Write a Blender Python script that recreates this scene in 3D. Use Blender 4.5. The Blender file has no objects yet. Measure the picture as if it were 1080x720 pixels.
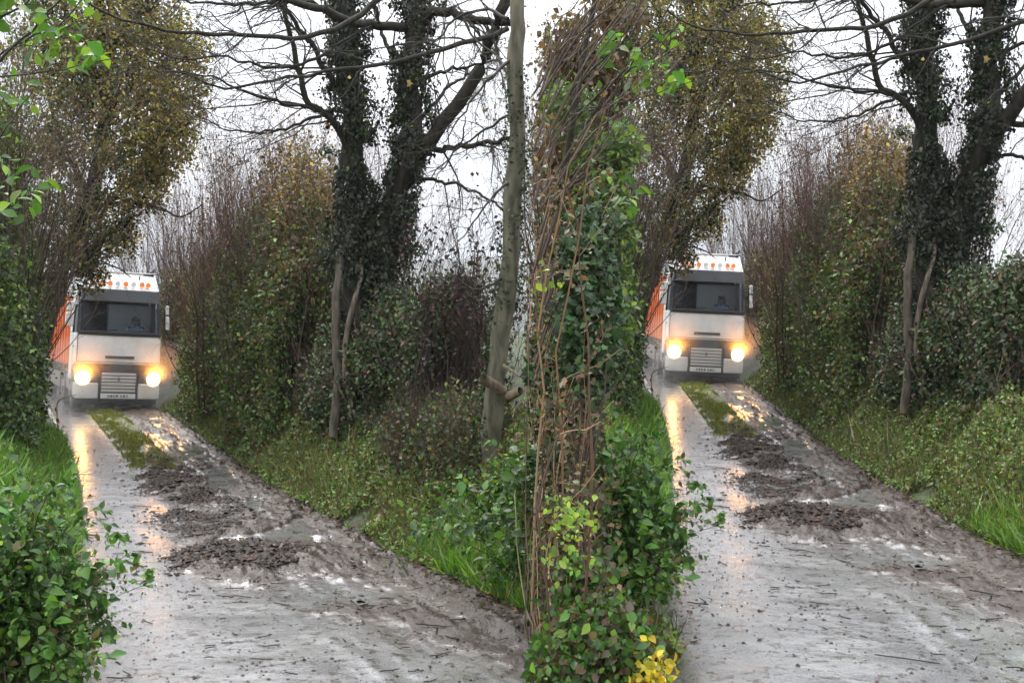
import bpy, bmesh, math, random
import numpy as np
from mathutils import Vector, Matrix

rng = np.random.default_rng(7)
random.seed(7)
S = bpy.context.scene
col = bpy.context.scene.collection
PI = math.pi

# ------------------------------------------------------------------ camera
F = 1250.0; CH = 2.4
cam_d = bpy.data.cameras.new('camera'); cam = bpy.data.objects.new('camera', cam_d); col.objects.link(cam)
cam_d.sensor_width = 36.0; cam_d.lens = F / 1080 * 36.0
cam_d.clip_start = 0.1; cam_d.clip_end = 3000
cam_d.shift_y = -10 / 1080
cam.location = (0, 0, CH); cam.rotation_euler = (PI / 2, 0, 0)
S.camera = cam

# ------------------------------------------------------------------ sky, sun, exposure
SUN_EL, SUN_AZ = math.radians(48), math.radians(-35)      # azimuth from +Y towards +X
w = bpy.data.worlds.new('World'); S.world = w; w.use_nodes = True
nt = w.node_tree; nt.nodes.clear()
def N(nt, t, **k):
    n = nt.nodes.new(t)
    for a, b in k.items():
        setattr(n, a, b)
    return n
out = N(nt, 'ShaderNodeOutputWorld'); bg = N(nt, 'ShaderNodeBackground')
sky = N(nt, 'ShaderNodeTexSky'); sky.sky_type = 'NISHITA'; sky.sun_disc = False
sky.sun_elevation = SUN_EL; sky.sun_rotation = SUN_AZ
sky.air_density = 1.0; sky.dust_density = 4.0
hs = N(nt, 'ShaderNodeHueSaturation'); hs.inputs['Saturation'].default_value = 0.22
tc = N(nt, 'ShaderNodeTexCoord'); mp = N(nt, 'ShaderNodeMapping'); mp.inputs['Scale'].default_value = (1.4, 1.4, 4.5)
cl = N(nt, 'ShaderNodeTexNoise'); cl.inputs['Scale'].default_value = 1.6; cl.inputs['Detail'].default_value = 5
cr = N(nt, 'ShaderNodeValToRGB')
cr.color_ramp.elements[0].position = 0.3; cr.color_ramp.elements[0].color = (8.2, 8.8, 9.7, 1)
cr.color_ramp.elements[1].position = 0.7; cr.color_ramp.elements[1].color = (11.8, 12.0, 12.4, 1)
mx = N(nt, 'ShaderNodeMix', data_type='RGBA'); mx.inputs['Factor'].default_value = 0.88
nt.links.new(sky.outputs[0], hs.inputs['Color']); nt.links.new(tc.outputs['Generated'], mp.inputs[0])
nt.links.new(mp.outputs[0], cl.inputs['Vector']); nt.links.new(cl.outputs['Fac'], cr.inputs[0])
nt.links.new(hs.outputs[0], mx.inputs['A']); nt.links.new(cr.outputs[0], mx.inputs['B'])
sx = N(nt, 'ShaderNodeSeparateXYZ'); nt.links.new(tc.outputs['Generated'], sx.inputs[0])
zm = N(nt, 'ShaderNodeMapRange'); zm.inputs['From Min'].default_value = 0; zm.inputs['From Max'].default_value = 1
zm.inputs['To Min'].default_value = .25; zm.inputs['To Max'].default_value = 1.3; nt.links.new(sx.outputs[2], zm.inputs['Value'])
mu = N(nt, 'ShaderNodeMix', data_type='RGBA', blend_type='MULTIPLY'); mu.inputs['Factor'].default_value = 1
nt.links.new(mx.outputs['Result'], mu.inputs['A']); nt.links.new(zm.outputs[0], mu.inputs['B'])
nt.links.new(mu.outputs['Result'], bg.inputs['Color'])
bg.inputs['Strength'].default_value = 0.1
nt.links.new(bg.outputs[0], out.inputs['Surface'])
sd = bpy.data.lights.new('sun', 'SUN'); sd.energy = 0.7; sd.angle = math.radians(25); sd.color = (1, .96, .9)
so = bpy.data.objects.new('sun', sd); col.objects.link(so)
so.rotation_euler = (PI / 2 - SUN_EL, 0, -SUN_AZ + PI)
so.location = (0, 0, 30)
S.view_settings.view_transform = 'Standard'; S.view_settings.look = 'None'
S.view_settings.exposure = 1.55; S.view_settings.gamma = 1
S.render.engine = 'CYCLES'
S.cycles.use_denoising = True
S.cycles.max_bounces = 6; S.cycles.diffuse_bounces = 3; S.cycles.glossy_bounces = 3
S.cycles.transmission_bounces = 4; S.cycles.transparent_max_bounces = 6; S.cycles.volume_bounces = 0
S.cycles.sample_clamp_indirect = 6

# The picture shows the same stretch of lane twice.  Both are built as real ground:
# the left lane in place, the right lane a rigid copy turned about the up axis.
ROT = math.radians(27.8); TILT = math.radians(1.1)
MR = Matrix.Translation((0.1, 1.2, 0)) @ Matrix.Rotation(TILT, 4, 'X') @ Matrix.Rotation(-ROT, 4, 'Z')
MRn = np.array(MR); MRi = np.array(MR.inverted())

def P(u, v, Y):
    return ((u - 540) / F * Y, Y, CH - (v - 350) / F * Y)

# ------------------------------------------------------------------ noise
_T = rng.random((32, 32, 32))
def vnoise(x, y, z=0.0):
    x, y, z = np.broadcast_arrays(np.asarray(x, float), np.asarray(y, float), np.asarray(z, float))
    xi = np.floor(x).astype(int); yi = np.floor(y).astype(int); zi = np.floor(z).astype(int)
    fx, fy, fz = x - xi, y - yi, z - zi
    fx = fx * fx * (3 - 2 * fx); fy = fy * fy * (3 - 2 * fy); fz = fz * fz * (3 - 2 * fz)
    def g(a, b, c): return _T[(xi + a) % 32, (yi + b) % 32, (zi + c) % 32]
    r = 0
    for a in (0, 1):
        for b in (0, 1):
            for c in (0, 1):
                r = r + g(a, b, c) * (fx if a else 1 - fx) * (fy if b else 1 - fy) * (fz if c else 1 - fz)
    return r
def fbm(x, y, z=0.0, o=4):
    s = 0; a = .5; t = 0
    for i in range(o):
        s = s + a * vnoise(np.asarray(x) * 2 ** i + 5.3 * i, np.asarray(y) * 2 ** i + 9.1 * i, np.asarray(z) * 2 ** i + 3.7 * i)
        t += a; a *= .5
    return s / t
def sst(a, b, x):
    t = np.clip((np.asarray(x) - a) / (b - a), 0, 1)
    return t * t * (3 - 2 * t)

# ------------------------------------------------------------------ lane course and ground height (left lane frame)
_EY = [-20, 0, 8, 10, 12.6, 17.6, 19, 23, 28.6, 34, 40, 50, 80]
_ER = [12, 4.7, .95, .0, -1.32, -3.52, -4.1, -5.6, -7.8, -9.9, -12.4, -17, -33]
_EL = [9, .7, -2.85, -3.56, -4.55, -6.4, -6.95, -8.55, -10.9, -13.2, -15.7, -20.5, -37]
def edges(y):
    return np.interp(y, _EY, _EL), np.interp(y, _EY, _ER)
def gzc(x, y):
    """height and signed outside-distance for the lane frame"""
    l, r = edges(y)
    dl = (l - x) * .92; dr = (x - r) * .92
    d = np.maximum(dl, dr)
    n = fbm(x * .8, y * .8, 0, 4) - .5
    zl = .06 * sst(0, .15, dl) + 1.0 * sst(.1, 1.7, dl) * sst(8, 14, y) + .35 * sst(.1, 1.7, dl) * (1 - sst(8, 14, y)) + n * .35 * sst(.1, 1, dl)
    zr = .07 * sst(0, .2, dr) + .5 * sst(.1, 1.3, dr) + .3 * sst(1, 3, dr) + n * .3 * sst(.1, 1, dr)
    z = np.where(dl > dr, zl, zr)
    z = np.where(d < 0, 0, z) - .05 * (1 - sst(-.1, .03, d))
    return z, d
def world_ground(X, Y):
    zl, dl = gzc(X, Y)
    lx = MRi[0, 0] * X + MRi[0, 1] * Y + MRi[0, 3]; ly = MRi[1, 0] * X + MRi[1, 1] * Y + MRi[1, 3]
    zr, dr = gzc(lx, ly); zr = zr + .0192 * (Y - 1.2) * (1 - .0)
    a = np.clip(dl, .02, 60) ** 3; b = np.clip(dr, .02, 60) ** 3
    z = (zl * b + zr * a) / (a + b)
    far = sst(60, 160, np.hypot(X, Y))
    return z * (1 - far) + far * 1.2
def gz1(x, y):
    return float(gzc(np.array([x]), np.array([y]))[0][0])
def wg1(x, y):
    return float(world_ground(np.array([float(x)]), np.array([float(y)]))[0])

# ------------------------------------------------------------------ mesh collecting
class MB:
    def __init__(s): s.v = []; s.f = []; s.c = []; s.n = 0
    def add(s, V, Fq, C=None):
        V = np.asarray(V, np.float32).reshape(-1, 3); Fq = np.asarray(Fq, np.int64)
        s.v.append(V); s.f.append(Fq + s.n)
        if C is None: C = np.ones((len(V), 3))
        C = np.broadcast_to(np.asarray(C, np.float32), (len(V), 3))
        s.c.append(C); s.n += len(V)
    def build(s, name, mat, parent=None, origin=(0, 0, 0), smooth=True):
        V = np.concatenate(s.v) - np.asarray(origin, np.float32)
        C = np.concatenate(s.c)
        me = bpy.data.meshes.new(name)
        loops = np.concatenate([f.ravel() for f in s.f]).astype(np.int32)
        tot = np.concatenate([np.full(len(f), f.shape[1]) for f in s.f]).astype(np.int32)
        st = np.concatenate([[0], np.cumsum(tot)[:-1]]).astype(np.int32)
        me.vertices.add(len(V)); me.vertices.foreach_set('co', V.astype(np.float32).ravel())
        me.loops.add(len(loops)); me.loops.foreach_set('vertex_index', loops)
        me.polygons.add(len(tot)); me.polygons.foreach_set('loop_start', st); me.polygons.foreach_set('loop_total', tot)
        if smooth: me.polygons.foreach_set('use_smooth', np.ones(len(tot), bool))
        a = me.color_attributes.new('tint', 'FLOAT_COLOR', 'POINT')
        a.data.foreach_set('color', np.concatenate([C, np.ones((len(C), 1))], 1).astype(np.float32).ravel())
        me.update(calc_edges=True)
        me.materials.append(mat)
        o = bpy.data.objects.new(name, me); col.objects.link(o)
        if parent is not None: o.parent = parent
        return o

def scatter(mb, T, TF, pos, fr, sc, colr, sc2=None):
    """instances of a template: pos (N,3), fr (N,3,3) rows = local x,y,z axes, sc (N)"""
    T = np.asarray(T, float); k = len(T); n = len(pos)
    L = T[None] * (np.asarray(sc)[:, None, None] if np.ndim(sc) == 1 else np.asarray(sc)[:, None, :])
    V = np.einsum('nki,nij->nkj', L, fr) + pos[:, None]
    TF = np.asarray(TF)
    Fq = (TF[None] + (np.arange(n) * k)[:, None, None]).reshape(-1, TF.shape[1])
    C = np.repeat(np.broadcast_to(colr, (n, 3)), k, axis=0)
    if T.shape == (10, 3) and TF.shape == (4, 4):
        n0 = mb.n; mb.add(V.reshape(-1, 3), Fq, C)
        mb.f.append((np.asarray(OVAL_T)[None] + (np.arange(n) * k)[:, None, None]).reshape(-1, 3) + n0); return
    mb.add(V.reshape(-1, 3), Fq, C)

LEAF = [(0, 0, 0), (.32, .42, .1), (0, 1, -.08), (-.32, .42, .1), (0, .45, 0)]
LEAF_F = [(0, 1, 2, 4), (0, 4, 2, 3)]
OVAL = [(0, 0, 0), (.2, .18, .05), (.33, .42, .1), (.24, .72, .06), (0, 1.05, -.1), (-.24, .72, .06), (-.33, .42, .1), (-.2, .18, .05), (0, .3, 0), (0, .68, -.03)]
OVAL_F = [(0, 1, 2, 8), (8, 2, 3, 9), (9, 3, 4, 4), (0, 8, 6, 7), (8, 9, 5, 6), (9, 4, 5, 5)]
OVAL_F = [(0, 1, 2, 8), (8, 2, 3, 9), (0, 8, 6, 7), (8, 9, 5, 6)]; OVAL_T = [(9, 3, 4), (9, 4, 5)]
_lob = []
for i, (a, r) in enumerate([(-90, .15), (-30, .75), (0, .58), (35, .9), (60, .66), (90, 1.05), (120, .66), (145, .9), (180, .58), (210, .75)]):
    _lob.append((r * math.cos(math.radians(a)) * .62, .45 + r * math.sin(math.radians(a)) * .55, .06 * ((i % 2) * 2 - 1) - .1 * abs(math.cos(math.radians(a)))))
LOBE = _lob + [(0, .45, 0)]
LOBE_F = [(i, (i + 1) % 10, 10) for i in range(10)]
BLADE = [(-.5, 0, 0), (.5, 0, 0), (.42, .5, .07), (-.42, .5, .07), (.05, 1, .32), (-.05, 1, .32)]
BLADE_F = [(0, 1, 2, 3), (3, 2, 4, 5)]
CLOD = [(1, 0, 0), (.3, .9, .05), (-.8, .6, 0), (-.9, -.5, 0), (.2, -1, 0), (.1, .1, .7), (-.3, -.1, .6)]
CLOD_F = [(0, 1, 5), (1, 2, 6), (2, 3, 6), (3, 4, 6), (4, 0, 5), (1, 6, 5), (4, 5, 6)]

def unit(v): return v / np.maximum(np.linalg.norm(v, axis=-1, keepdims=True), 1e-9)
def rnd(n, s=1.0): return rng.normal(0, s, (n, 3))
def frames(nrm, dirn):
    y = unit(dirn); z = nrm - (nrm * y).sum(-1, keepdims=True) * y; z = unit(z + 1e-6); x = np.cross(y, z)
    return np.stack([x, y, z], 1)
def pal(n, p, jit=.25):
    p = list(p); cs = np.array([q[:3] for q in p]); wt = np.array([q[3] for q in p], float)
    c = cs[rng.choice(len(p), n, p=wt / wt.sum())]
    return np.clip(c * np.exp(rng.normal(0, jit, (n, 1))) * np.exp(rng.normal(0, .07, (n, 3))), 0, .8)
def leaves(mb, pos, size, p, out=(0, 0, .6), droop=.4, T=LEAF, TF=LEAF_F, jit=.25, colr=None, spread=.9):
    n = len(pos)
    nr = np.asarray(out, float) + rnd(n, .55)
    dr = rnd(n, spread) + np.array([0, 0, -droop])
    scatter(mb, T, TF, pos, frames(nr, dr), size * np.minimum(np.exp(rng.normal(0, .3, n)), 1.5), pal(n, p, jit) if colr is None else colr)

def tubes(mb, PL, R, sides=4, colr=(1, 1, 1)):
    """PL (N,K,3), R (N,K)"""
    n, k, _ = PL.shape
    t = np.gradient(PL, axis=1); t = unit(t)
    ref = np.where(np.abs(t[..., 2:3]) > .9, np.array([1., 0, 0]), np.array([0, 0, 1.]))
    a = unit(np.cross(t, ref)); b = np.cross(t, a)
    ang = np.arange(sides) / sides * 2 * PI
    V = PL[:, :, None] + R[:, :, None, None] * (a[:, :, None] * np.cos(ang)[None, None, :, None] + b[:, :, None] * np.sin(ang)[None, None, :, None])
    idx = np.arange(n * k * sides).reshape(n, k, sides)
    A = idx[:, :-1, :]; B = idx[:, 1:, :]
    Fq = np.stack([A, np.roll(A, -1, 2), np.roll(B, -1, 2), B], -1).reshape(-1, 4)
    C = np.asarray(colr, float)
    if C.ndim == 2: C = np.repeat(C, k * sides, axis=0)
    mb.add(V.reshape(-1, 3), Fq, C)
def spline(pts, k, wob=0.0):
    pts = np.asarray(pts, float); n = len(pts)
    d = np.concatenate([[0], np.cumsum(np.linalg.norm(np.diff(pts, axis=0), axis=1))])
    q = np.linspace(0, d[-1], k)
    ext = np.vstack([2 * pts[0] - pts[1], pts, 2 * pts[-1] - pts[-2]])
    res = np.zeros((k, pts.shape[1]))
    j = np.clip(np.searchsorted(d, q, side='right') - 1, 0, n - 2)
    t = ((q - d[j]) / (d[j + 1] - d[j]))[:, None]
    p0, p1, p2, p3 = ext[j], ext[j + 1], ext[j + 2], ext[j + 3]
    res = .5 * (2 * p1 + (p2 - p0) * t + (2 * p0 - 5 * p1 + 4 * p2 - p3) * t ** 2 + (3 * p1 - p0 - 3 * p2 + p3) * t ** 3)
    if wob: res[:, :3] += np.cumsum(rnd(k, wob), 0) * np.linspace(0, 1, k)[:, None]
    return res
def grow(PL, R, m, length, ang=.8, trop=(0, 0, .2), wig=.25, k=6, t0=.15, rr=.55, tip=.25):
    """children for each parent polyline: m children each"""
    n, K, _ = PL.shape
    pi = np.repeat(np.arange(n), m); c = len(pi)
    t = t0 + (1 - t0) * rng.random(c) ** .8; f = t * (K - 1); i = np.minimum(f.astype(int), K - 2); fr = (f - i)[:, None]
    base = PL[pi, i] * (1 - fr) + PL[pi, i + 1] * fr
    tan = unit(PL[pi, i + 1] - PL[pi, i])
    r0 = (R[pi, i] * (1 - fr[:, 0]) + R[pi, i + 1] * fr[:, 0]) * rr
    side = rnd(c); side = unit(side - (side * tan).sum(-1, keepdims=True) * tan)
    d = unit(tan * math.cos(ang) + side * math.sin(ang))
    L = length * np.exp(rng.normal(0, .35, c)) * (1.15 - .6 * t)
    pts = [base]
    step = (L / (k - 1))[:, None]
    for q in range(k - 1):
        d = unit(d + rnd(c, wig) + np.array(trop) * .5)
        pts.append(pts[-1] + d * step)
    NP = np.stack(pts, 1)
    NR = r0[:, None] * np.linspace(1, tip, k)[None]
    return NP, NR

# ------------------------------------------------------------------ materials
def mat(name):
    m = bpy.data.materials.new(name); m.use_nodes = True
    b = m.node_tree.nodes['Principled BSDF']
    return m, m.node_tree, b
def simple(name, c, rough=.5, metal=0, coat=0, noise=0.0, nscale=8, emis=None, es=0):
    m, t, b = mat(name)
    b.inputs['Base Color'].default_value = (*c, 1); b.inputs['Roughness'].default_value = rough; b.inputs['Metallic'].default_value = metal
    b.inputs['Coat Weight'].default_value = coat
    if noise:
        n = N(t, 'ShaderNodeTexNoise'); n.inputs['Scale'].default_value = nscale; n.inputs['Detail'].default_value = 6
        tcn = N(t, 'ShaderNodeTexCoord'); t.links.new(tcn.outputs['Object'], n.inputs['Vector'])
        r = N(t, 'ShaderNodeValToRGB'); r.color_ramp.elements[0].position = .35; r.color_ramp.elements[1].position = .75
        r.color_ramp.elements[0].color = (*c, 1); r.color_ramp.elements[1].color = (*[x * (1 - noise) + q * noise * .3 for x, q in zip(c, (.35, .25, .16))], 1)
        t.links.new(n.outputs['Fac'], r.inputs[0]); t.links.new(r.outputs[0], b.inputs['Base Color'])
        bp = N(t, 'ShaderNodeMath', operation='MULTIPLY_ADD'); bp.inputs[1].default_value = .35; bp.inputs[2].default_value = rough - .1
        t.links.new(n.outputs['Fac'], bp.inputs[0]); t.links.new(bp.outputs[0], b.inputs['Roughness'])
    if emis: b.inputs['Emission Color'].default_value = (*emis, 1); b.inputs['Emission Strength'].default_value = es
    return m
def tinted(name, rough=.35, translucent=.0, spec=.5, bump=0, bscale=60):
    m, t, b = mat(name)
    a = N(t, 'ShaderNodeAttribute', attribute_name='tint')
    t.links.new(a.outputs['Color'], b.inputs['Base Color'])
    b.inputs['Roughness'].default_value = rough; b.inputs['Specular IOR Level'].default_value = spec
    if translucent:
        tr = N(t, 'ShaderNodeBsdfTranslucent'); mxs = N(t, 'ShaderNodeMixShader'); mxs.inputs[0].default_value = translucent
        g = N(t, 'ShaderNodeMix', data_type='RGBA', blend_type='MULTIPLY'); g.inputs['Factor'].default_value = 1; g.inputs['B'].default_value = (1.6, 1.7, .7, 1)
        t.links.new(a.outputs['Color'], g.inputs['A']); t.links.new(g.outputs['Result'], tr.inputs['Color'])
        o = t.nodes['Material Output']
        t.links.new(b.outputs[0], mxs.inputs[1]); t.links.new(tr.outputs[0], mxs.inputs[2]); t.links.new(mxs.outputs[0], o.inputs['Surface'])
    if bump:
        n = N(t, 'ShaderNodeTexNoise'); n.inputs['Scale'].default_value = bscale; n.inputs['Detail'].default_value = 4
        tcn = N(t, 'ShaderNodeTexCoord'); mpn = N(t, 'ShaderNodeMapping'); mpn.inputs['Scale'].default_value = (1, 1, .25)
        t.links.new(tcn.outputs['Object'], mpn.inputs[0]); t.links.new(mpn.outputs[0], n.inputs['Vector'])
        bn = N(t, 'ShaderNodeBump'); bn.inputs['Strength'].default_value = bump; bn.inputs['Distance'].default_value = .03
        t.links.new(n.outputs['Fac'], bn.inputs['Height']); t.links.new(bn.outputs[0], b.inputs['Normal'])
        mm = N(t, 'ShaderNodeMix', data_type='RGBA', blend_type='MULTIPLY'); mm.inputs['Factor'].default_value = 1
        r = N(t, 'ShaderNodeValToRGB'); r.color_ramp.elements[0].position = .3; r.color_ramp.elements[0].color = (.35, .33, .3, 1); r.color_ramp.elements[1].position = .7; r.color_ramp.elements[1].color = (1.2, 1.2, 1.15, 1)
        t.links.new(n.outputs['Fac'], r.inputs[0]); t.links.new(a.outputs['Color'], mm.inputs['A']); t.links.new(r.outputs[0], mm.inputs['B'])
        t.links.new(mm.outputs['Result'], b.inputs['Base Color'])
    return m
M_LEAF = tinted('wet_leaf', .42, .3, .4)
M_IVY = tinted('ivy_leaf', .45, .08, .35)
M_GRASS = tinted('grass_blade', .45, .3)
M_WOOD = tinted('bark', .75, 0, .3, bump=1.0, bscale=14)
M_TWIG = tinted('twig', .65, 0, .3)
M_LITTER = tinted('litter', .6, 0, .3)

def ground_mat():
    m, t, b = mat('soil_and_moss')
    tcn = N(t, 'ShaderNodeTexCoord'); n = N(t, 'ShaderNodeTexNoise'); n.inputs['Scale'].default_value = 1.3; n.inputs['Detail'].default_value = 8
    t.links.new(tcn.outputs['Object'], n.inputs['Vector'])
    r = N(t, 'ShaderNodeValToRGB'); e = r.color_ramp.elements
    e[0].position = .35; e[0].color = (.035, .025, .016, 1); e[1].position = .62; e[1].color = (.05, .085, .02, 1)
    t.links.new(n.outputs['Fac'], r.inputs[0]); t.links.new(r.outputs[0], b.inputs['Base Color'])
    b.inputs['Roughness'].default_value = .8
    n2 = N(t, 'ShaderNodeTexNoise'); n2.inputs['Scale'].default_value = 14; n2.inputs['Detail'].default_value = 6
    t.links.new(tcn.outputs['Object'], n2.inputs['Vector'])
    bn = N(t, 'ShaderNodeBump'); bn.inputs['Distance'].default_value = .06; t.links.new(n2.outputs['Fac'], bn.inputs['Height']); t.links.new(bn.outputs[0], b.inputs['Normal'])
    return m
M_SOIL = ground_mat()

def lane_mat():
    """wet tarmac with mud carried on it; 'tint' R = how much mud lies there, G = moss, B = standing water"""
    m, t, b = mat('wet_muddy_tarmac')
    L = t.links.new
    tcn = N(t, 'ShaderNodeTexCoord'); a = N(t, 'ShaderNodeAttribute', attribute_name='tint'); sp = N(t, 'ShaderNodeSeparateColor'); L(a.outputs['Color'], sp.inputs[0])
    def noise(s, d=6, rg=.6, vec=None, st=None):
        n = N(t, 'ShaderNodeTexNoise'); n.inputs['Scale'].default_value = s; n.inputs['Detail'].default_value = d; n.inputs['Roughness'].default_value = rg
        if st:
            mm = N(t, 'ShaderNodeMapping'); mm.inputs['Scale'].default_value = st; L(tcn.outputs['Object'], mm.inputs[0]); L(mm.outputs[0], n.inputs['Vector'])
        else: L(tcn.outputs['Object'], n.inputs['Vector'])
        return n
    def ramp(src, els):
        r = N(t, 'ShaderNodeValToRGB'); e = r.color_ramp.elements
        while len(e) < len(els): e.new(.5)
        for q, (p, c) in zip(e, els): q.position = p; q.color = (*c, 1) if len(c) == 3 else c
        L(src, r.inputs[0]); return r
    def mathn(op, A, B):
        q = N(t, 'ShaderNodeMath', operation=op)
        for i, z in enumerate((A, B)):
            if isinstance(z, (int, float)): q.inputs[i].default_value = z
            else: L(z, q.inputs[i])
        return q.outputs[0]
    def mix(f, A, B):
        q = N(t, 'ShaderNodeMix', data_type='RGBA'); L(f, q.inputs['Factor']); L(A, q.inputs['A']); L(B, q.inputs['B']); return q.outputs['Result']
    ag = noise(90, 3, .7)
    asp = ramp(ag.outputs['Fac'], [(.36, (.13, .13, .13)), (.52, (.32, .317, .315)), (.7, (.5, .49, .48))])
    big = noise(1.1, 5); silt = ramp(big.outputs['Fac'], [(.42, (.22, .22, .225)), (.68, (.42, .41, .4))])
    f1 = N(t, 'ShaderNodeMix', data_type='RGBA'); f1.inputs['Factor'].default_value = .5; L(asp.outputs[0], f1.inputs['A']); L(silt.outputs[0], f1.inputs['B'])
    n5 = noise(7, 8, .7); n6 = noise(34, 5, .65)
    mn = mathn('ADD', mathn('MULTIPLY', n5.outputs['Fac'], .6), mathn('MULTIPLY', n6.outputs['Fac'], .4))
    mth = mathn('ADD', mathn('SUBTRACT', mn, .5), mathn('SUBTRACT', sp.outputs[0], .5))
    mk = ramp(mth, [(.0, (0, 0, 0)), (.06, (1, 1, 1))])
    mudc = ramp(n6.outputs['Fac'], [(.3, (.014, .007, .004)), (.55, (.038, .02, .011)), (.75, (.11, .062, .036))])
    c1 = mix(mk.outputs[0], f1.outputs['Result'], mudc.outputs[0])
    film = mathn('MINIMUM', mathn('MULTIPLY', sp.outputs[0], 1.15), 1.0)      # thin brown slurry round the mud
    brown = N(t, 'ShaderNodeRGB'); brown.outputs[0].default_value = (.075, .04, .022, 1)
    c0 = mix(film, f1.outputs['Result'], brown.outputs[0]); c1 = mix(mk.outputs[0], c0, mudc.outputs[0])
    n9 = noise(11, 7, .72, st=(1, 1, 1)); fk = ramp(n9.outputs['Fac'], [(.54, (0, 0, 0)), (.62, (.85, .85, .85))]); dk = N(t, 'ShaderNodeRGB'); dk.outputs[0].default_value = (.055, .036, .026, 1)
    c1 = mix(fk.outputs[0], c1, dk.outputs[0])
    moss = ramp(n6.outputs['Fac'], [(.3, (.06, .08, .016)), (.7, (.2, .2, .05))])
    c2 = mix(sp.outputs[1], c1, moss.outputs[0])
    L(c2, b.inputs['Base Color'])
    wet = noise(2.2, 6, .6, st=(1, 1, 1))
    rw = ramp(wet.outputs['Fac'], [(.35, (.07, .07, .07)), (.65, (.26, .26, .26))])
    rm = N(t, 'ShaderNodeRGB'); rm.outputs[0].default_value = (.38, .38, .38, 1)
    rr_ = mix(mk.outputs[0], rw.outputs[0], rm.outputs[0]); rg = N(t, 'ShaderNodeRGB'); rg.outputs[0].default_value = (.75, .75, .75, 1)
    rr2 = mix(sp.outputs[1], rr_, rg.outputs[0]); L(rr2, b.inputs['Roughness'])
    crg = mathn('SUBTRACT', .2, mathn('MULTIPLY', sp.outputs[2], .1)); L(crg, b.inputs['Coat Roughness'])
    bst = mathn('SUBTRACT', .5, mathn('MULTIPLY', sp.outputs[2], .38))
    b.inputs['IOR'].default_value = 1.6; b.inputs['Specular IOR Level'].default_value = .5
    cw = mathn('MAXIMUM', mathn('SUBTRACT', mathn('SUBTRACT', 1.0, mathn('MULTIPLY', mk.outputs[0], .75)), mathn('MULTIPLY', sp.outputs[0], .55)), 0.1); L(cw, b.inputs['Coat Weight']); b.inputs['Coat Roughness'].default_value = .16; b.inputs['Coat IOR'].default_value = 1.85
    mks = ramp(mth, [(.0, (0, 0, 0)), (.3, (1, 1, 1))])
    bh = mathn('ADD', mathn('MULTIPLY', mathn('MULTIPLY', mks.outputs[0], n6.outputs['Fac']), 1.2), mathn('MULTIPLY', ag.outputs['Fac'], .05))
    wv = noise(3.5, 5, .6); bh = mathn('ADD', bh, mathn('MULTIPLY', wv.outputs['Fac'], .7))
    bn = N(t, 'ShaderNodeBump'); L(bst, bn.inputs['Strength']); bn.inputs['Distance'].default_value = .03; L(bh, bn.inputs['Height']); L(bn.outputs[0], b.inputs['Normal'])
    L(bn.outputs[0], b.inputs['Coat Normal'])
    return m
M_LANE = lane_mat()

# ------------------------------------------------------------------ object helpers
def tag(o, label=None, cat=None, group=None, kind=None):
    if label: o['label'] = label
    if cat: o['category'] = cat
    if group: o['group'] = group
    if kind: o['kind'] = kind
    return o
def empty(name, loc=(0, 0, 0), label=None, cat=None, group=None):
    o = bpy.data.objects.new(name, None); o.empty_display_size = .3; col.objects.link(o); o.location = loc
    return tag(o, label, cat, group)
def to_right(root, label=None, name=None):
    """rigid copy of a thing and its parts beside the right lane"""
    def cp(o, par):
        c = o.copy(); col.objects.link(c); c.parent = par
        for ch in [q for q in bpy.data.objects if q.parent == o]: cp(ch, c)
        return c
    kids = {}
    for q in bpy.data.objects:
        if q.parent: kids.setdefault(q.parent.name, []).append(q)
    def cp(o, par):
        c = o.copy(); col.objects.link(c)
        if par: c.parent = par
        for ch in kids.get(o.name, []): cp(ch, c)
        return c
    r = cp(root, None)
    r.matrix_world = MR @ Matrix.LocRotScale(root.location, root.rotation_euler, root.scale)
    if label: r['label'] = label
    return r
LL = ' beside the left lane'; RL = ' beside the right lane'

# ================================================================== SETTING
# --- one ground sheet to the horizon
def axis(a, b, fine0, fine1, st):
    f = np.arange(fine0, fine1 + 1e-6, st)
    lo = fine0 - np.geomspace(st, fine0 - a, 34)[::-1]; hi = fine1 + np.geomspace(st, b - fine1, 34)
    return np.concatenate([lo, f, hi])
xs = axis(-1170, 1170, -26, 20, .16); ys = axis(-470, 1670, 3, 46, .16)
X, Y = np.meshgrid(xs, ys); Z = world_ground(X, Y)
i = np.arange(len(xs) * len(ys)).reshape(len(ys), len(xs))
g = MB(); g.add(np.stack([X, Y, Z], -1).reshape(-1, 3), np.stack([i[:-1, :-1], i[:-1, 1:], i[1:, 1:], i[1:, :-1]], -1).reshape(-1, 4))
tag(g.build('ground', M_SOIL), 'dark earth banks and fields beneath the hedges', kind='structure')

# --- far hill
def hill(name, Y0, u0, u1, top, label, c, amp, f):
    mbh = MB(); n = 160
    xx = np.linspace((u0 - 540) / F * Y0, (u1 - 540) / F * Y0, n)
    yy = np.linspace(0, Y0 * .35, 24)
    XX, YY = np.meshgrid(xx, yy + Y0)
    prof = np.sin(np.linspace(0, PI * .95, 24))[:, None] ** .8
    ends = np.sin(np.linspace(0, PI, n))[None] ** .6
    H = ends * prof * (top * (1 + amp * (fbm(XX / f, YY / f, 2) - .5))) + (fbm(XX / 14, YY / 14, 4, 3) - .5) * 9 * prof * ends
    idx = np.arange(n * 24).reshape(24, n)
    mbh.add(np.stack([XX, YY, H + .5], -1).reshape(-1, 3), np.stack([idx[:-1, :-1], idx[:-1, 1:], idx[1:, 1:], idx[1:, :-1]], -1).reshape(-1, 4), c)
    tag(mbh.build(name, M_LITTER), label, kind='structure')
hill('hills', 1050, -300, 1500, 72, 'faint wooded hill in the mist beyond the hedges', (.05, .06, .04), 1.0, 190)

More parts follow.
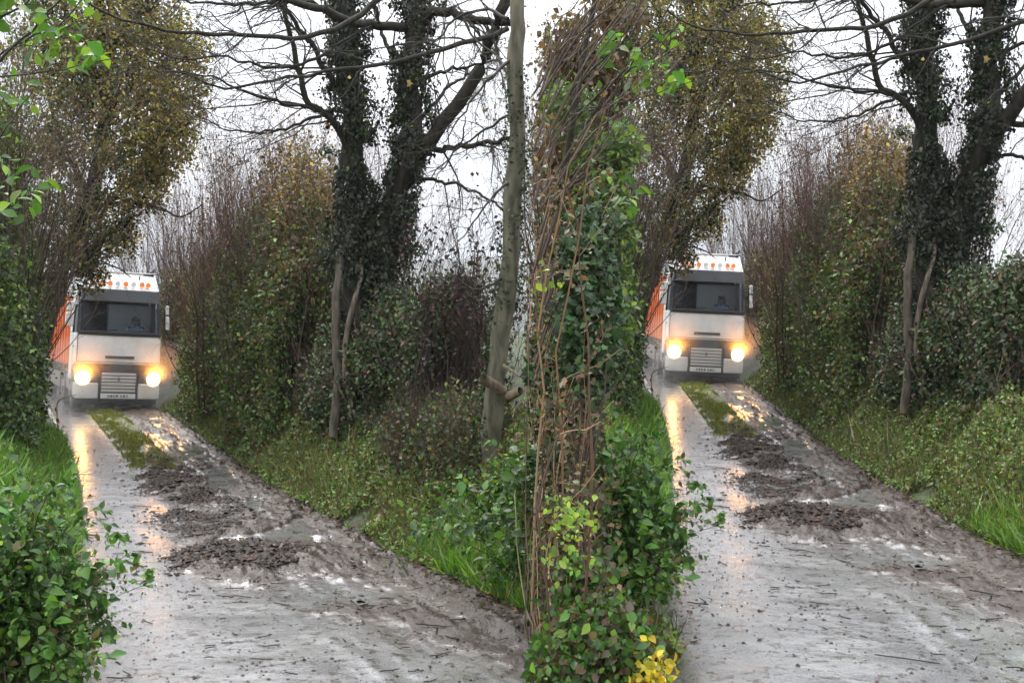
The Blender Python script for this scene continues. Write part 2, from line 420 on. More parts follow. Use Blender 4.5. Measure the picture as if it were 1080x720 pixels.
# --- lane surface (in lane frame) 
def lane():
    ysr = np.concatenate([np.arange(1.0, 14, .035), np.arange(14, 24, .05), np.arange(24, 60, .11)])
    l, r = edges(ysr)
    tt = np.linspace(-.05, 1.05, 150)
    XX = l[:, None] + (r - l)[:, None] * tt[None]; YY = np.repeat(ysr[:, None], len(tt), 1); TT = np.repeat(tt[None], len(ysr), 0)
    n1 = fbm(XX * 1.3, YY * 1.3, 1, 4); n2 = fbm(XX * 6, YY * 6, 2, 4); n3 = fbm(XX * 18, YY * 18, 3, 3)
    # mud
    right = sst(.52, .78, TT + (n1 - .5) * .5 - .08 * sst(14, 8, YY)) * (1 - .35 * sst(15, 22, YY))
    pile = np.exp(-(((TT - .50 - (YY - 12) * -.01) / .21) ** 2 + ((YY - 12.0) / 1.05) ** 2) * 1.0) * 1.35
    mid = np.exp(-((TT - .5) / .13) ** 2) * sst(12, 14.5, YY) * sst(24, 20, YY) * .95
    band = np.exp(-((TT - .62) / .2) ** 2) * sst(12, 14, YY) * sst(26, 18, YY) * .45
    edge = sst(.9, 1.02, TT) * .8 + sst(.06, -.03, TT) * .5
    far = sst(24, 30, YY) * .35
    mud = np.clip(.12 + .8 * right + pile + mid + band + edge + far - .12 * sst(.25, .1, TT), 0, 1.15)
    ruts = fbm(TT * 13, YY * .45, 11, 4); ruts2 = fbm(TT * 30, YY * 1.1, 12, 3)
    mud = mud + (ruts - .5) * 1.5 * sst(.42, .6, TT) * sst(8, 11, YY)
    mud = np.clip(mud * (.72 + .7 * (n1 - .4) + .5 * (n2 - .5)), 0, 1)
    moss = np.clip(np.exp(-((TT - .47) / .145) ** 4) * sst(20, 22.5, YY + (n2 - .5) * 2) * sst(36, 32, YY) * (1.25 - .9 * np.abs(n2 - .5) * 2), 0, 1)
    water = sst(.50, .60, fbm(XX * 1.6 + 3, YY * .9, 6, 4)) * sst(12.6, 14, YY) * sst(.38, .5, TT) * sst(.97, .85, TT) * (1 - moss)
    mud = mud * (1 - .9 * water)
    rut = -.025 * (np.exp(-((TT - .25) / .12) ** 2) + np.exp(-((TT - .75) / .12) ** 2)) * sst(13, 20, YY)
    lump = sst(.3, .95, mud) * (.035 * n2 + .045 * n3 * n2 * 2)
    ZZ = .012 + rut + lump + .03 * np.clip(pile, 0, 1) * n2 * (n3 + .3) * 1.6 + .03 * moss * (n3 + .4) + (n1 - .5) * .03 + .05 * sst(.97, 1.05, TT) * n2 + .02
    ZZ = ZZ + ((ruts - .5) * .07 + (ruts2 - .5) * .03) * sst(.4, .6, TT) * sst(1.0, .9, TT)
    ZZ = ZZ * (1 - .7 * water)
    ZZ = ZZ - .07 * (sst(.01, -.045, TT) + sst(.99, 1.045, TT)) 
    idx = np.arange(XX.size).reshape(XX.shape)
    mbl = MB(); C = np.stack([mud, moss, water], -1).reshape(-1, 3)
    mbl.add(np.stack([XX, YY, ZZ], -1).reshape(-1, 3), np.stack([idx[:-1, :-1], idx[:-1, 1:], idx[1:, 1:], idx[1:, :-1]], -1).reshape(-1, 4), C)
    o = mbl.build('lane', M_LANE)
    tag(o, 'wet muddy left lane with a mossy middle and leaf mush', kind='structure')
    to_right(o, 'wet muddy right lane with a mossy middle and leaf mush')
    return XX, YY, ZZ, mud
LX, LY, LZ, LM = lane()
def lane_z(n, wfn=None):
    """random points on the lane weighted by mud"""
    wgt = wfn(LX, LY, LM); wgt = wgt * np.gradient(LY, axis=0); wgt = wgt.ravel() / wgt.sum()
    k = rng.choice(len(wgt), n, p=wgt)
    return np.stack([LX.ravel()[k] + rng.normal(0, .02, n), LY.ravel()[k] + rng.normal(0, .02, n), LZ.ravel()[k]], -1)

def pick_tt(X_, Y_):
    l, r = edges(Y_); return (X_ - l) / (r - l)
# clods and litter on the lane
def debris():
    mbd = MB()
    pileW = lambda X_, Y_, M_: np.exp(-(((pick_tt(X_, Y_) - .50) / .22) ** 2 + ((Y_ - 12.1) / .95) ** 2) * 1.3) + np.exp(-((pick_tt(X_, Y_) - .52) / .14) ** 2) * sst(13, 15, Y_) * sst(23, 20, Y_) * .5
    n = 22000; p = lane_z(n, lambda a, b, c: pileW(a, b, c) * sst(.47, .55, fbm(a * 2.0, b * 1.5, 9, 5))); sz = np.minimum(np.exp(rng.normal(-4.75, .75, n)), .05)
    sz = sz[:, None] * np.array([1.2, 1.0, .7]) * np.exp(rng.normal(0, .25, (n, 3))); fr = frames(np.array([0, 0, 1.]) + rnd(n, .25), rnd(n) * np.array([1, 1, .15]))
    scatter(mbd, CLOD, CLOD_F, p, fr, sz, pal(n, [(.009, .005, .003, 6), (.022, .011, .006, 4), (.07, .034, .015, .8)]))
    n = 5200; p = lane_z(n, lambda X_, Y_, M_: (M_ ** 2 + .05) * sst(30, 20, Y_)); sz = np.minimum(np.exp(rng.normal(-4.6, .5, n)), .025)
    fr = frames(np.array([0, 0, 1.]) + rnd(n, .2), rnd(n) * np.array([1, 1, .1]))
    scatter(mbd, CLOD, CLOD_F, p, fr, sz, pal(n, [(.025, .016, .011, 4), (.05, .03, .02, 3)]))
    n = 1500; p = lane_z(n, lambda X_, Y_, M_: sst(14, 9, Y_) * (Y_ > 7)); sz = np.minimum(np.exp(rng.normal(-5.0, .6, n)), .02)
    fr = frames(np.array([0, 0, 1.]) + rnd(n, .2), rnd(n) * np.array([1, 1, .1])); scatter(mbd, CLOD, CLOD_F, p, fr, sz, pal(n, [(.03, .02, .015, 1)]))
    o = mbd.build('mud_clods', M_LITTER, smooth=False); tag(o, 'heap of dark mud and leaf mush across the left lane', kind='stuff')
    to_right(o, 'heap of dark mud and leaf mush across the right lane')
    mbd = MB()
    LP = [(.10, .045, .02, 3), (.05, .025, .014, 5), (.2, .12, .045, .7), (.025, .015, .01, 5)]
    for n, wf, s0 in ((5200, lambda a, b, c: pileW(a, b, c) * sst(.46, .55, fbm(a * 2.0, b * 1.5, 9, 5)), .032), (1500, lambda X_, Y_, M_: (.25 + M_) * sst(28, 14, Y_), .028),
                      (3200, lambda X_, Y_, M_: np.exp(-((pick_tt(X_, Y_) - 1.0) / .05) ** 2) + .15 * np.exp(-((pick_tt(X_, Y_)) / .05) ** 2), .05)):
        p = lane_z(n, wf); p[:, 2] += .004 + rng.random(n) * .01
        fr = frames(np.array([0, 0, 1.]) + rnd(n, .3), rnd(n) * np.array([1, 1, .12]))
        scatter(mbd, LEAF, LEAF_F, p, fr, s0 * np.exp(rng.normal(0, .35, n)), pal(n, LP))
    n = 320; p = lane_z(n, lambda X_, Y_, M_: (.3 + M_) * sst(22, 12, Y_) * (Y_ > 7)); p[:, 2] += .012
    a = rng.random(n) * PI; d = np.stack([np.cos(a), np.sin(a) * .6, rng.normal(0, .05, n)], -1) * np.exp(rng.normal(-2.9, .5, n))[:, None]
    tubes(mbd, np.stack([p - d, p + rnd(n, .004), p + d], 1), np.full((n, 3), .005), 3, pal(n, [(.03, .02, .012, 1)]))
    o = mbd.build('leaf_litter', M_LITTER); tag(o, 'fallen brown leaves and twigs strewn on the left lane', kind='stuff')
    to_right(o, 'fallen brown leaves and twigs strewn on the right lane')
debris()

# grass crown in the middle of the lane
def crown_grass():
    n = 42000; yy = 20.6 + rng.random(n) * 15.5; l, r = edges(yy); tt = .47 + np.clip(rng.normal(0, .07, n), -.14, .14)
    keep = fbm(tt * 20, yy * 1.5, 3) > .40; yy, tt, l, r = yy[keep], tt[keep], l[keep], r[keep]; n = len(yy)
    pos = np.stack([l + (r - l) * tt, yy, np.full(n, .03)], -1)
    m_ = MB(); d = np.array([0, 0, 1.]) + rnd(n, .45)
    h = .055 * np.exp(rng.normal(0, .35, n)); sc = np.stack([h * .13, h, h], -1)
    scatter(m_, BLADE, BLADE_F, pos, frames(rnd(n), d), sc, pal(n, [(.15, .19, .035, 3), (.24, .22, .06, 2), (.08, .11, .02, 2), (.16, .11, .04, 1)]))
    o = m_.build('grass', M_GRASS); tag(o, 'mossy grass strip growing down the middle of the left lane', kind='stuff')
    to_right(o, 'mossy grass strip growing down the middle of the right lane')
crown_grass()

# --- verge cover
G_BRIGHT = [(.12, .25, .035, 4), (.19, .30, .06, 2), (.07, .15, .025, 2), (.24, .2, .1, .5)]
G_HERB = [(.12, .20, .04, 4), (.19, .27, .06, 3), (.05, .09, .02, 3), (.24, .2, .09, 1.2), (.15, .08, .035, 1)]
def other_lane_clear(x, y, right):
    """true where a point of one lane's verge does not lie on the other lane"""
    if right:
        X_ = MRn[0, 0] * x + MRn[0, 1] * y + MRn[0, 3]; Y_ = MRn[1, 0] * x + MRn[1, 1] * y + MRn[1, 3]
    else:
        X_ = MRi[0, 0] * x + MRi[0, 1] * y + MRi[0, 3]; Y_ = MRi[1, 0] * x + MRi[1, 1] * y + MRi[1, 3]
    return gzc(X_, Y_)[1] > .12
def verge(side, y0, y1, dmin, dmax, n0, kindp, blade, size, palette, name, lab, thr=.0, hfun=None, nscale=1.2):
    for right in (False, True):
        yy = y0 + rng.random(n0) * (y1 - y0); d = dmin + rng.random(n0) * (dmax - dmin)
        l, r = edges(yy); xx = np.where(side < 0, l - d / .92, r + d / .92)
        k = (fbm(xx * nscale, yy * nscale, 7 + side, 3) > thr) & other_lane_clear(xx, yy, right)
        if right:
            wx = MRn[0, 0] * xx + MRn[0, 1] * yy; wy = MRn[1, 0] * xx + MRn[1, 1] * yy; k &= (wx / wy > .012) & (wx / wy < .55)
        else: k &= (xx / yy < .016) & (xx / yy > -.55)
        xx, yy, d = xx[k], yy[k], d[k]; n = len(xx)
        if right:
            WX = MRn[0, 0] * xx + MRn[0, 1] * yy + MRn[0, 3]; WY = MRn[1, 0] * xx + MRn[1, 1] * yy + MRn[1, 3]
            z = world_ground(WX, WY) - (WY - 1.2) * .0192
        else: z = world_ground(xx, yy)
        m_ = MB()
        if blade:
            h = size * np.exp(rng.normal(0, .3, n)); pos = np.stack([xx, yy, z - .01], -1)
            dr = np.array([0, 0, 1.]) + rnd(n, .38); sc = np.stack([h * blade, h, h * 1.2], -1)
            scatter(m_, BLADE, BLADE_F, pos, frames(rnd(n), dr), sc, pal(n, palette)); mt = M_GRASS
        else:
            hh = (hfun(d) if hfun else .25) * rng.random(n) ** .7 * (.3 + 1.5 * fbm(xx * 1.7, yy * 1.7, 1, 3))
            pos = np.stack([xx, yy, z + hh], -1)
            leaves(m_, pos, size, palette, out=(.2 * -side, -.5, .9), droop=.15)
            q = rng.choice(n, n // 8); b = pos[q].copy(); b[:, 2] = z[q]; t_ = pos[q] + rnd(len(q), .05); t_[:, 2] += .14
            tubes(m_, np.stack([b, (b + t_) / 2 + rnd(len(q), .03), t_], 1), np.tile([.005, .004, .002], (len(q), 1)), 3, pal(len(q), [(.1, .12, .04, 1), (.2, .15, .08, 1)])); mt = M_LEAF
        o = m_.build(name, mt); tag(o, lab.replace('LANE', 'right lane' if right else 'left lane'), kind='stuff')
        if right: o.matrix_world = MR
verge(-1, 12.5, 27, .06, 2.1, 50000, 0, .085, .16, G_BRIGHT, 'grass', 'bright green grass on the left-hand bank of the LANE')
verge(1, 8.6, 12.4, .10, 1.5, 34000, 0, .06, .19, G_BRIGHT, 'grass', 'bright green grass tuft at the right-hand edge of the LANE', thr=.22)
verge(1, 10.5, 34, .3, 2.2, 22000, 0, .03, .34, [(.14, .15, .05, 3), (.08, .12, .03, 3), (.22, .17, .08, 2)], 'grass', 'tangled long grass on the right-hand bank of the LANE', thr=.42)
verge(1, 11.6, 36, .05, 2.4, 170000, 0, 0, .05, G_HERB, 'undergrowth', 'nettles and low herbs on the right-hand bank of the LANE', thr=.33, hfun=lambda d: .14 + .55 * sst(0, 1.3, d))
verge(-1, 14, 36, .5, 2.6, 16000, 0, 0, .05, G_HERB, 'undergrowth', 'low leafy herbs on the left-hand bank of the LANE', thr=.5, hfun=lambda d: .1 + .25 * sst(0, 1.2, d))
verge(-1, 6.5, 11.5, .05, 2.2, 22000, 0, 0, .045, G_HERB, 'undergrowth', 'low herbs under the near left-hand bushes of the LANE', thr=.45, hfun=lambda d: .1 + .2 * sst(0, 1.2, d))

# ================================================================== HEDGES AND SHRUBS
DK = [(.022, .04, .012, 4), (.035, .06, .018, 3), (.06, .09, .03, 1.2), (.05, .035, .02, 1)]
GR = [(.065, .11, .025, 3), (.04, .07, .018, 3), (.12, .16, .04, 2), (.10, .07, .03, .8)]
BRT = [(.12, .19, .03, 3), (.19, .25, .045, 2), (.06, .10, .02, 3)]
GOLD = [(.34, .25, .06, 3), (.24, .2, .05, 4), (.42, .32, .10, 1.5), (.15, .16, .045, 3), (.22, .12, .045, 1.5)]
BRN = [(.14, .075, .038, 3), (.085, .05, .028, 3), (.2, .125, .06, 1)]
STEM = [(.05, .035, .025, 2), (.09, .06, .045, 2), (.13, .1, .07, 1)]
def path_pts(pts, u):
    pts = np.asarray(pts, float); d = np.concatenate([[0], np.cumsum(np.linalg.norm(np.diff(pts[:, :2], axis=0), axis=1))]); d /= d[-1]
    return np.stack([np.interp(u, d, pts[:, j]) for j in range(pts.shape[1])], -1)
def hedge(name, label, cat, pts, nleaf, size, palette, nstem, stempal=STEM, lump=.45, group=None, parts=('foliage', 'stem'), ragged=.5, mixp=None, mixfn=None, ml=M_LEAF, gap=.36, out=(0, -.7, .5), T=LEAF, TF=LEAF_F, ztop=.0, both=True, ground=gzc, worldspace=False, rlabel=None, twigs=3, droop=.6, stem_r=.012):
    """pts: (x, y, height, thickness) along the row"""
    pts = np.asarray(pts, float)
    c = path_pts(pts, np.array([.5]))[0]
    zf = (lambda x, y: ground(x, y)[0]) if not worldspace else world_ground
    z0 = float(zf(np.array([c[0]]), np.array([c[1]]))[0])
    org = (c[0], c[1], z0)
    root = empty(name, org, label, cat, group)
    tan = unit(np.diff(pts[:, :2], axis=0)).mean(0); nrm = np.array([-tan[1], tan[0]]) / np.linalg.norm(tan)
    nc = nleaf // 9
    u = rng.random(nc); q = path_pts(pts, u); h = rng.random(nc) ** .85
    a = rng.uniform(-1, 1, nc); a = np.sign(a) * np.abs(a) ** .45
    L_ = np.linalg.norm(np.diff(pts[:, :2], axis=0), axis=1).sum()
    lp = 1 + lump * 2 * (fbm(u * L_ * .7, h * q[:, 2] * .7, 3, 3) - .5)
    round_ = np.sqrt(np.clip(1 - np.clip((h - .55) / .45, 0, 1) ** 2 * .75, 0, 1))
    hz = h * q[:, 2] * (1 + ragged * (fbm(u * L_ * .9, 4.2, 1, 4) - .5) * 2)
    off = a * q[:, 3] * .5 * lp * round_
    xx = q[:, 0] + nrm[0] * off + rng.normal(0, .06, nc); yy = q[:, 1] + nrm[1] * off + rng.normal(0, .06, nc)
    zz = zf(xx, yy) + hz + .03
    k = fbm(xx * 1.9, yy * 1.9, zz * 1.9, 3) > gap
    C0 = np.stack([xx, yy, zz], -1)[k]; hh = h[k]; uu = u[k]
    pos = np.repeat(C0, 12, 0) + rnd(len(C0) * 12, .11) * np.array([1, 1, 1.2]); hr = np.repeat(hh, 12); ur = np.repeat(uu, 12)
    n = len(pos)
    cc = pal(n, palette) * np.repeat(np.exp(rng.normal(0, .38, (len(C0), 1))), 12, 0)
    if mixp is not None:
        mk = rng.random(n) < mixfn(ur, hr); cc[mk] = pal(int(mk.sum()), mixp)
    m_ = MB(); leaves(m_, pos, size, palette, out=out, droop=droop, colr=cc, T=T, TF=TF); m_.build(parts[0], ml, root, org)
    # stems
    if nstem:
        u = rng.random(nstem); q = path_pts(pts, u); off = rng.uniform(-.4, .4, nstem) * q[:, 3]
        b = np.stack([q[:, 0] + nrm[0] * off, q[:, 1] + nrm[1] * off, 0 * off], -1); b[:, 2] = zf(b[:, 0], b[:, 1]) - .03
        K = 8; d = np.array([0, 0, 1.]) + rnd(nstem, .16); H = q[:, 2] * (.75 + .4 * rng.random(nstem)) * (1 + ztop)
        pl = [b]
        for s_ in range(K - 1):
            d = unit(d + rnd(nstem, .14) + np.array([0, 0, .12])); pl.append(pl[-1] + d * (H / (K - 1))[:, None])
        PL = np.stack(pl, 1); R = (stem_r * (.6 + rng.random(nstem)))[:, None] * np.linspace(1, .25, K)[None]
        ms = MB(); tubes(ms, PL, R, 4, pal(nstem, stempal))
        if twigs:
            P1, R1 = grow(PL, R, twigs * 2, .55 * float(pts[:, 2].mean()) ** .5, .6, (0, 0, .35), .22, 5, .3, .6)
            tubes(ms, P1, np.maximum(R1, .002), 3, pal(len(P1), stempal))
            if twigs > 1:
                P2, R2 = grow(P1, R1, twigs, .3, .7, (0, 0, .3), .25, 4, .2, .7)
                tubes(ms, P2, np.maximum(R2, .0016), 3, pal(len(P2), stempal))
        ms.build(parts[1], M_TWIG, root, org)
    if both: to_right(root, rlabel or label.replace('left lane', 'right lane'))
    return root

# right-hand side of the lane (lane frame)
hedge('hedge', 'tall leafy green hedge on the right bank, nearest the lorry of the left lane', 'hedge',
      [(-8.8, 34.5, 2.9, 1.2), (-7.3, 30, 3.4, 1.5), (-5.2, 25, 4.0, 1.6), (-3.5, 20.5, 3.9, 1.6)], 130000, .075, GR, 420, mixp=BRN, mixfn=lambda u, h: .12 + .25 * (h > .75), group='tall green hedges', ragged=.3, lump=.6)
hedge('golden_bush', 'yellowish brown bush rising above the green hedge of the left lane', 'bush',
      [(-5.1, 26, 4.8, 1.4), (-3.6, 21.5, 4.6, 1.4)], 17000, .07, BRN + [(.14, .12, .035, 3), (.2, .14, .04, 1)], 160, gap=.40, mixp=GR, mixfn=lambda u, h: (h < .6) * .9, group='golden bushes')
def bare_shrub(name, label, cat, x, y, h, spread, n, palette=[(.15, .07, .055, 3), (.09, .05, .04, 2), (.2, .13, .11, 1)], leaf=0, lp=BRN, both=True, r0=.02, ground=gz1, group=None, rlabel=None, lean=(0, 0, 0)):
    z = ground(x, y); org = (x, y, z); root = empty(name, org, label, cat, group)
    b = np.stack([x + np.clip(rng.normal(0, .33, n), -.5, .6) * spread, y + np.clip(rng.normal(0, .33, n), -.6, .6) * spread, np.full(n, z - .05)], -1)
    K = 9; d = np.array([0, 0, 1.]) + np.array(lean) + (b - np.array([x, y, z - .05])) * .22 / max(spread, .3) + rnd(n, .09); H = h * (.6 + .45 * rng.random(n))
    pl = [b]
    for s_ in range(K - 1):
        d = unit(d + rnd(n, .09) + np.array([0, 0, .05])); pl.append(pl[-1] + d * (H / (K - 1))[:, None])
    PL = np.stack(pl, 1); R = (r0 * (.5 + rng.random(n)))[:, None] * np.linspace(1, .2, K)[None]
    ms = MB(); tubes(ms, PL, R, 5, pal(n, palette))
    P1, R1 = grow(PL, R, 9, h * .24, .5, (0, 0, .5), .14, 6, .25, .6); tubes(ms, P1, np.maximum(R1, .0025), 3, pal(len(P1), palette))
    P2, R2 = grow(P1, R1, 5, h * .1, .55, (0, 0, .45), .18, 4, .15, .65); tubes(ms, P2, np.maximum(R2, .002), 3, pal(len(P2), palette))
    ms.build('stem', M_TWIG, root, org)
    if leaf:
        k = rng.choice(len(P2), leaf); pos = P2[k, rng.integers(1, 4, leaf)] + rnd(leaf, .03)
        ml_ = MB(); leaves(ml_, pos, .06, lp); ml_.build('foliage', M_LEAF, root, org)
    if both: to_right(root, rlabel or label.replace('left lane', 'right lane'))
    return root
bare_shrub('bare_shrub', 'reddish leafless shrub standing highest behind the green hedge of the left lane', 'shrub', -5.9, 28.6, 6.4, 2.6, 110, leaf=5500)
bare_shrub('bare_shrub', 'reddish twiggy shrub above the hedge, next to the ivy-clad tree of the left lane', 'shrub', -4.3, 25.5, 5.9, 2.4, 90, leaf=4500)
bare_shrub('bare_shrub', 'low reddish shrub spilling over the verge at the lorry mirror of the left lane', 'shrub', -6.9, 33.2, 4.3, .8, 80, leaf=6000)
bare_shrub('bare_shrub', 'grey leafless shrub in the mist behind the lorry cab of the left lane', 'shrub', -12.6, 46, 7.2, 4.6, 80, palette=[(.16, .13, .12, 1), (.11, .09, .085, 1)], leaf=1500, r0=.03)
bare_shrub('bare_shrub', 'farthest grey leafless shrub in the gap behind the lorry of the left lane', 'shrub', -10.6, 44, 5.6, 4.2, 70, palette=[(.16, .13, .12, 1), (.11, .09, .085, 1)], leaf=2500, r0=.03)
hedge('hedge', 'low far hedge closing the lane behind the lorry of the left lane', 'hedge',
      [(-19, 47, 3.4, 1.6), (-14, 45, 3.2, 1.6), (-9.0, 40, 3.8, 1.6)], 40000, .1, BRN + GR[:2], 140, group='far hedges', ragged=.5, twigs=1)
hedge('ivy_thicket', 'dark ivy thicket round the foot of the ivy-clad tree of the left lane', 'thicket',
      [(-3.1, 19.7, 1.3, .9), (-2.3, 18.3, 1.3, .9), (-1.4, 16.9, 2.0, 1.0), (-.7, 15.4, 1.5, .9)], 90000, .065, DK, 260, ml=M_IVY, mixp=GR + BRN[:2], mixfn=lambda u, h: .3 + 0 * h, group='dark ivy thickets', lump=1.0, ragged=1.0, gap=.42, stem_r=.016, stempal=[(.16, .12, .09, 2), (.06, .045, .035, 3)])
bare_shrub('dead_shrub', 'dark dead shrub with shrivelled leaves beside the pale trunk of the left lane', 'shrub', -.72, 15.0, 3.15, .8, 32, palette=[(.03, .02, .016, 3), (.06, .04, .03, 1)], leaf=2400, lp=[(.045, .022, .02, 2), (.025, .018, .014, 3), (.09, .04, .03, .7)], r0=.02, both=False, lean=(.05, 0, 0))
hedge('bramble', 'tangled bramble below the pale leaning trunk of the left lane', 'bramble',
      [(-1.3, 15.0, .8, .7), (-.6, 13.6, .85, .7), (-.1, 12.6, .8, .7)], 12000, .05, GR + DK + BRN[:1], 190, group='brambles under the pale trunk', both=False, ragged=.6, gap=.42)

# ================================================================== IVY-CLAD TREE
def limb(pts, k, r0, r1, Y0, px=True, wob=.012):
    q = np.array([P(u, v, Y0 + dy) for (u, v, dy) in pts]) if px else np.asarray(pts, float)
    s = spline(q, k, 0)
    s[1:-1] += rnd(k - 2, wob)
    return s, np.linspace(r0, r1, k)
def ivy_tree():
    Y0 = 17.6; bx, by, _ = P(398, 480, Y0); bz = gz1(bx, by); org = (bx, by, bz)
    root = empty('ivy_clad_tree', org, 'tall twin-trunked leafless tree wrapped in ivy beside the left lane', 'tree', 'ivy-clad trees')
    BK = (.035, .03, .022)
    t1 = limb([(392, 510, 0), (384, 420, 0), (378, 330, 0), (370, 270, 0), (376, 215, .1), (371, 160, 0), (374, 120, 0), (362, 75, 0), (368, 30, .1), (360, -30, .1), (352, -140, .3), (335, -300, .4)], 40, .25, .05, Y0, wob=.03)
    t2 = limb([(408, 510, .1), (402, 400, .1), (403, 300, .1), (414, 235, 0), (421, 190, -.1), (434, 140, -.1), (431, 80, -.1), (439, 20, 0), (436, -40, 0), (446, -140, .1), (470, -300, .3)], 40, .25, .05, Y0, wob=.03)
    for nm, (s, r) in (('trunk', t1), ('trunk', t2)):
        m_ = MB(); r = r * (1 + .12 * np.sin(np.arange(len(r)) * 1.7)); tubes(m_, s[None], r[None], 12, BK); m_.build(nm, M_WOOD, root, org)
    s, r = limb([(352, 460, -.35), (357, 400, -.35), (354, 345, -.35), (355, 300, -.33), (364, 262, -.25), (374, 235, 0)], 18, .075, .05, Y0)
    s2, r2 = limb([(372, 440, -.4), (364, 380, -.4), (368, 340, -.4), (378, 300, -.3), (384, 262, -.1)], 16, .05, .03, Y0)
    m_ = MB(); tubes(m_, s[None], r[None], 8, (.13, .11, .085)); tubes(m_, s2[None], r2[None], 8, (.2, .17, .13)); tag(m_.build('side_stem', M_WOOD, root, org), 'pale bare side stems climbing the left trunk')
    B = [([(422, 200, 0), (448, 155, -.2), (488, 103, -.5), (515, 50, -.7), (532, 0, -.9), (545, -70, -1)], .12, .07),
         ([(440, 160, 0), (480, 156, -.3), (515, 150, -.6), (546, 144, -.8)], .05, .03),
         ([(436, 45, 0), (455, 12, -.3), (490, 18, -.5), (520, 24, -.6), (545, 24, -.7)], .085, .05),
         ([(432, 30, 0), (405, 26, -.3), (375, 24, -.5), (345, 12, -.8), (300, -2, -1.2), (250, -22, -1.8), (190, -40, -2.4)], .075, .03),
         ([(372, 165, 0), (352, 128, -.2), (330, 113, -.4), (320, 95, -.5), (313, 60, -.6), (300, 10, -.8), (290, -40, -1)], .06, .025),
         ([(366, 105, 0), (345, 75, -.2), (325, 42, -.4), (305, 15, -.6), (280, -10, -.9)], .05, .025),
         ([(536, 30, -.9), (470, 53, -1.1), (403, 68, -1.2), (335, 78, -1.4), (270, 88, -1.8), (232, 92, -2.1), (200, 80, -2.4), (165, 76, -2.7)], .04, .01),
         ([(403, -4, -1.2), (370, 22, -1.3), (320, 39, -1.5), (270, 37, -1.8), (200, 35, -2.2), (160, 29, -2.5), (117, 16, -2.9), (80, -8, -3.2)], .045, .012),
         ([(352, 115, -.2), (330, 124, -.5), (300, 135, -.8), (270, 141, -1.1), (235, 134, -1.5), (205, 120, -1.8)], .028, .006),
         ([(350, 118, -.2), (315, 112, -.6), (270, 100, -1.1), (230, 84, -1.5), (195, 76, -1.9), (150, 62, -2.2)], .028, .006),
         ([(440, 188, 0), (475, 193, -.3), (510, 208, -.6), (545, 232, -.8)], .03, .012),
         ([(360, 55, 0), (335, 62, -.5), (290, 72, -1), (240, 60, -1.4), (190, 62, -1.9), (150, 50, -2.2)], .03, .007),
         ([(365, 20, 0), (320, 2, -.4), (260, 6, -.9), (210, 2, -1.5), (160, -6, -2)], .04, .01),
         ([(425, 105, 0), (455, 80, .4), (490, 70, .8), (530, 62, 1)], .04, .015),
         ([(432, 80, 0), (410, 50, .3), (398, 20, .5), (390, -30, .7)], .04, .02),
         ([(440, 130, .1), (470, 95, .6), (500, 75, 1.1), (535, 72, 1.5)], .035, .012)]
    PLs, Rs = [], []
    for pts, a, b in B:
        s, r = limb(pts, 22, a, b, Y0, wob=.018); PLs.append(s); Rs.append(r)
    PL = np.stack(PLs); R = np.stack(Rs)
    for s, r in zip(PL, R):
        m_ = MB(); tubes(m_, s[None], r[None], 7, BK); m_.build('branch', M_WOOD, root, org)
    ms = MB()
    P1, R1 = grow(PL, np.clip(R, 0, .04), 16, 1.15, .75, (-.12, -.02, -.10), .2, 9, .12, .42); k = P1[:, :, 0].max(1) < .12
    P1, R1 = P1[k], R1[k]; tubes(ms, P1, np.maximum(R1, .0045), 4, BK)
    P2, R2 = grow(P1, R1, 5, .5, .7, (-.08, 0, .06), .2, 6, .15, .55); k = P2[:, :, 0].max(1) < .14
    P2, R2 = P2[k], R2[k]; tubes(ms, P2, np.maximum(R2, .003), 3, BK)
    P3, R3 = grow(P2, R2, 2, .22, .7, (0, 0, .1), .2, 4, .2, .7); tubes(ms, P3, np.maximum(R3, .0022), 3, BK)
    # small shoots from the trunks
    TP = np.stack([t1[0][8:32], t2[0][8:32]]); TR = np.full(TP.shape[:2], .02)
    Q1, QR = grow(TP, TR, 26, .8, 1.2, (0, 0, .15), .2, 7, .05, .5); tubes(ms, Q1, np.maximum(QR, .003), 3, BK)
    ms.build('twig', M_TWIG, root, org)
    # ivy
    mi = MB()
    for (s, r), n, lo in ((t1, 34000, .05), (t2, 30000, .05)):
        f = rng.random(n) ** 1.15 * 30; i_ = f.astype(int); fr = (f - i_)[:, None]
        c = s[i_] * (1 - fr) + s[i_ + 1] * fr; rad = r[i_]
        a = rng.random(n) * 2 * PI; up = (f / 39)
        thick = (.01 + .75 * fbm(np.cos(a) * 1.6 + 4, np.sin(a) * 1.6 + 2, c[:, 2] * 1.6 + lo, 4) ** 2) * (1.2 - .5 * up) * (.35 + .65 * rng.random(n))
        th0 = thick; rr = rad + thick; pos = c + np.stack([np.cos(a) * rr, np.sin(a) * rr, rng.normal(0, .05, n)], -1)
        kk = fbm(pos[:, 0] * 3.2, pos[:, 1] * 3.2, pos[:, 2] * 2.2, 3) > .40; pos = pos[kk]; a = a[kk]; n = len(pos); nr = np.stack([np.cos(a), np.sin(a), np.full(n, .35)], -1) + rnd(n, .6)
        pcs = pal(n, [(.016, .024, .01, 4), (.03, .042, .015, 2), (.012, .014, .008, 4), (.07, .075, .03, .5)])
        scatter(mi, LEAF, LEAF_F, pos, frames(nr, rnd(n, .6) + np.array([0, 0, -1])), .052 * np.exp(rng.normal(0, .3, n)), pcs)
    n = 9000; k = rng.choice(len(Q1), n); pos = Q1[k, rng.integers(0, 4, n)] + rnd(n, .05)
    leaves(mi, pos, .055, DK)
    mi.build('ivy', M_IVY, root, org)
    # last yellow leaves
    pts = np.array([P(u, v, Y0 - .55) for u, v in ((385, 99), (427, 88), (385, 124), (448, 97), (436, 132), (508, 125), (371, 80))])
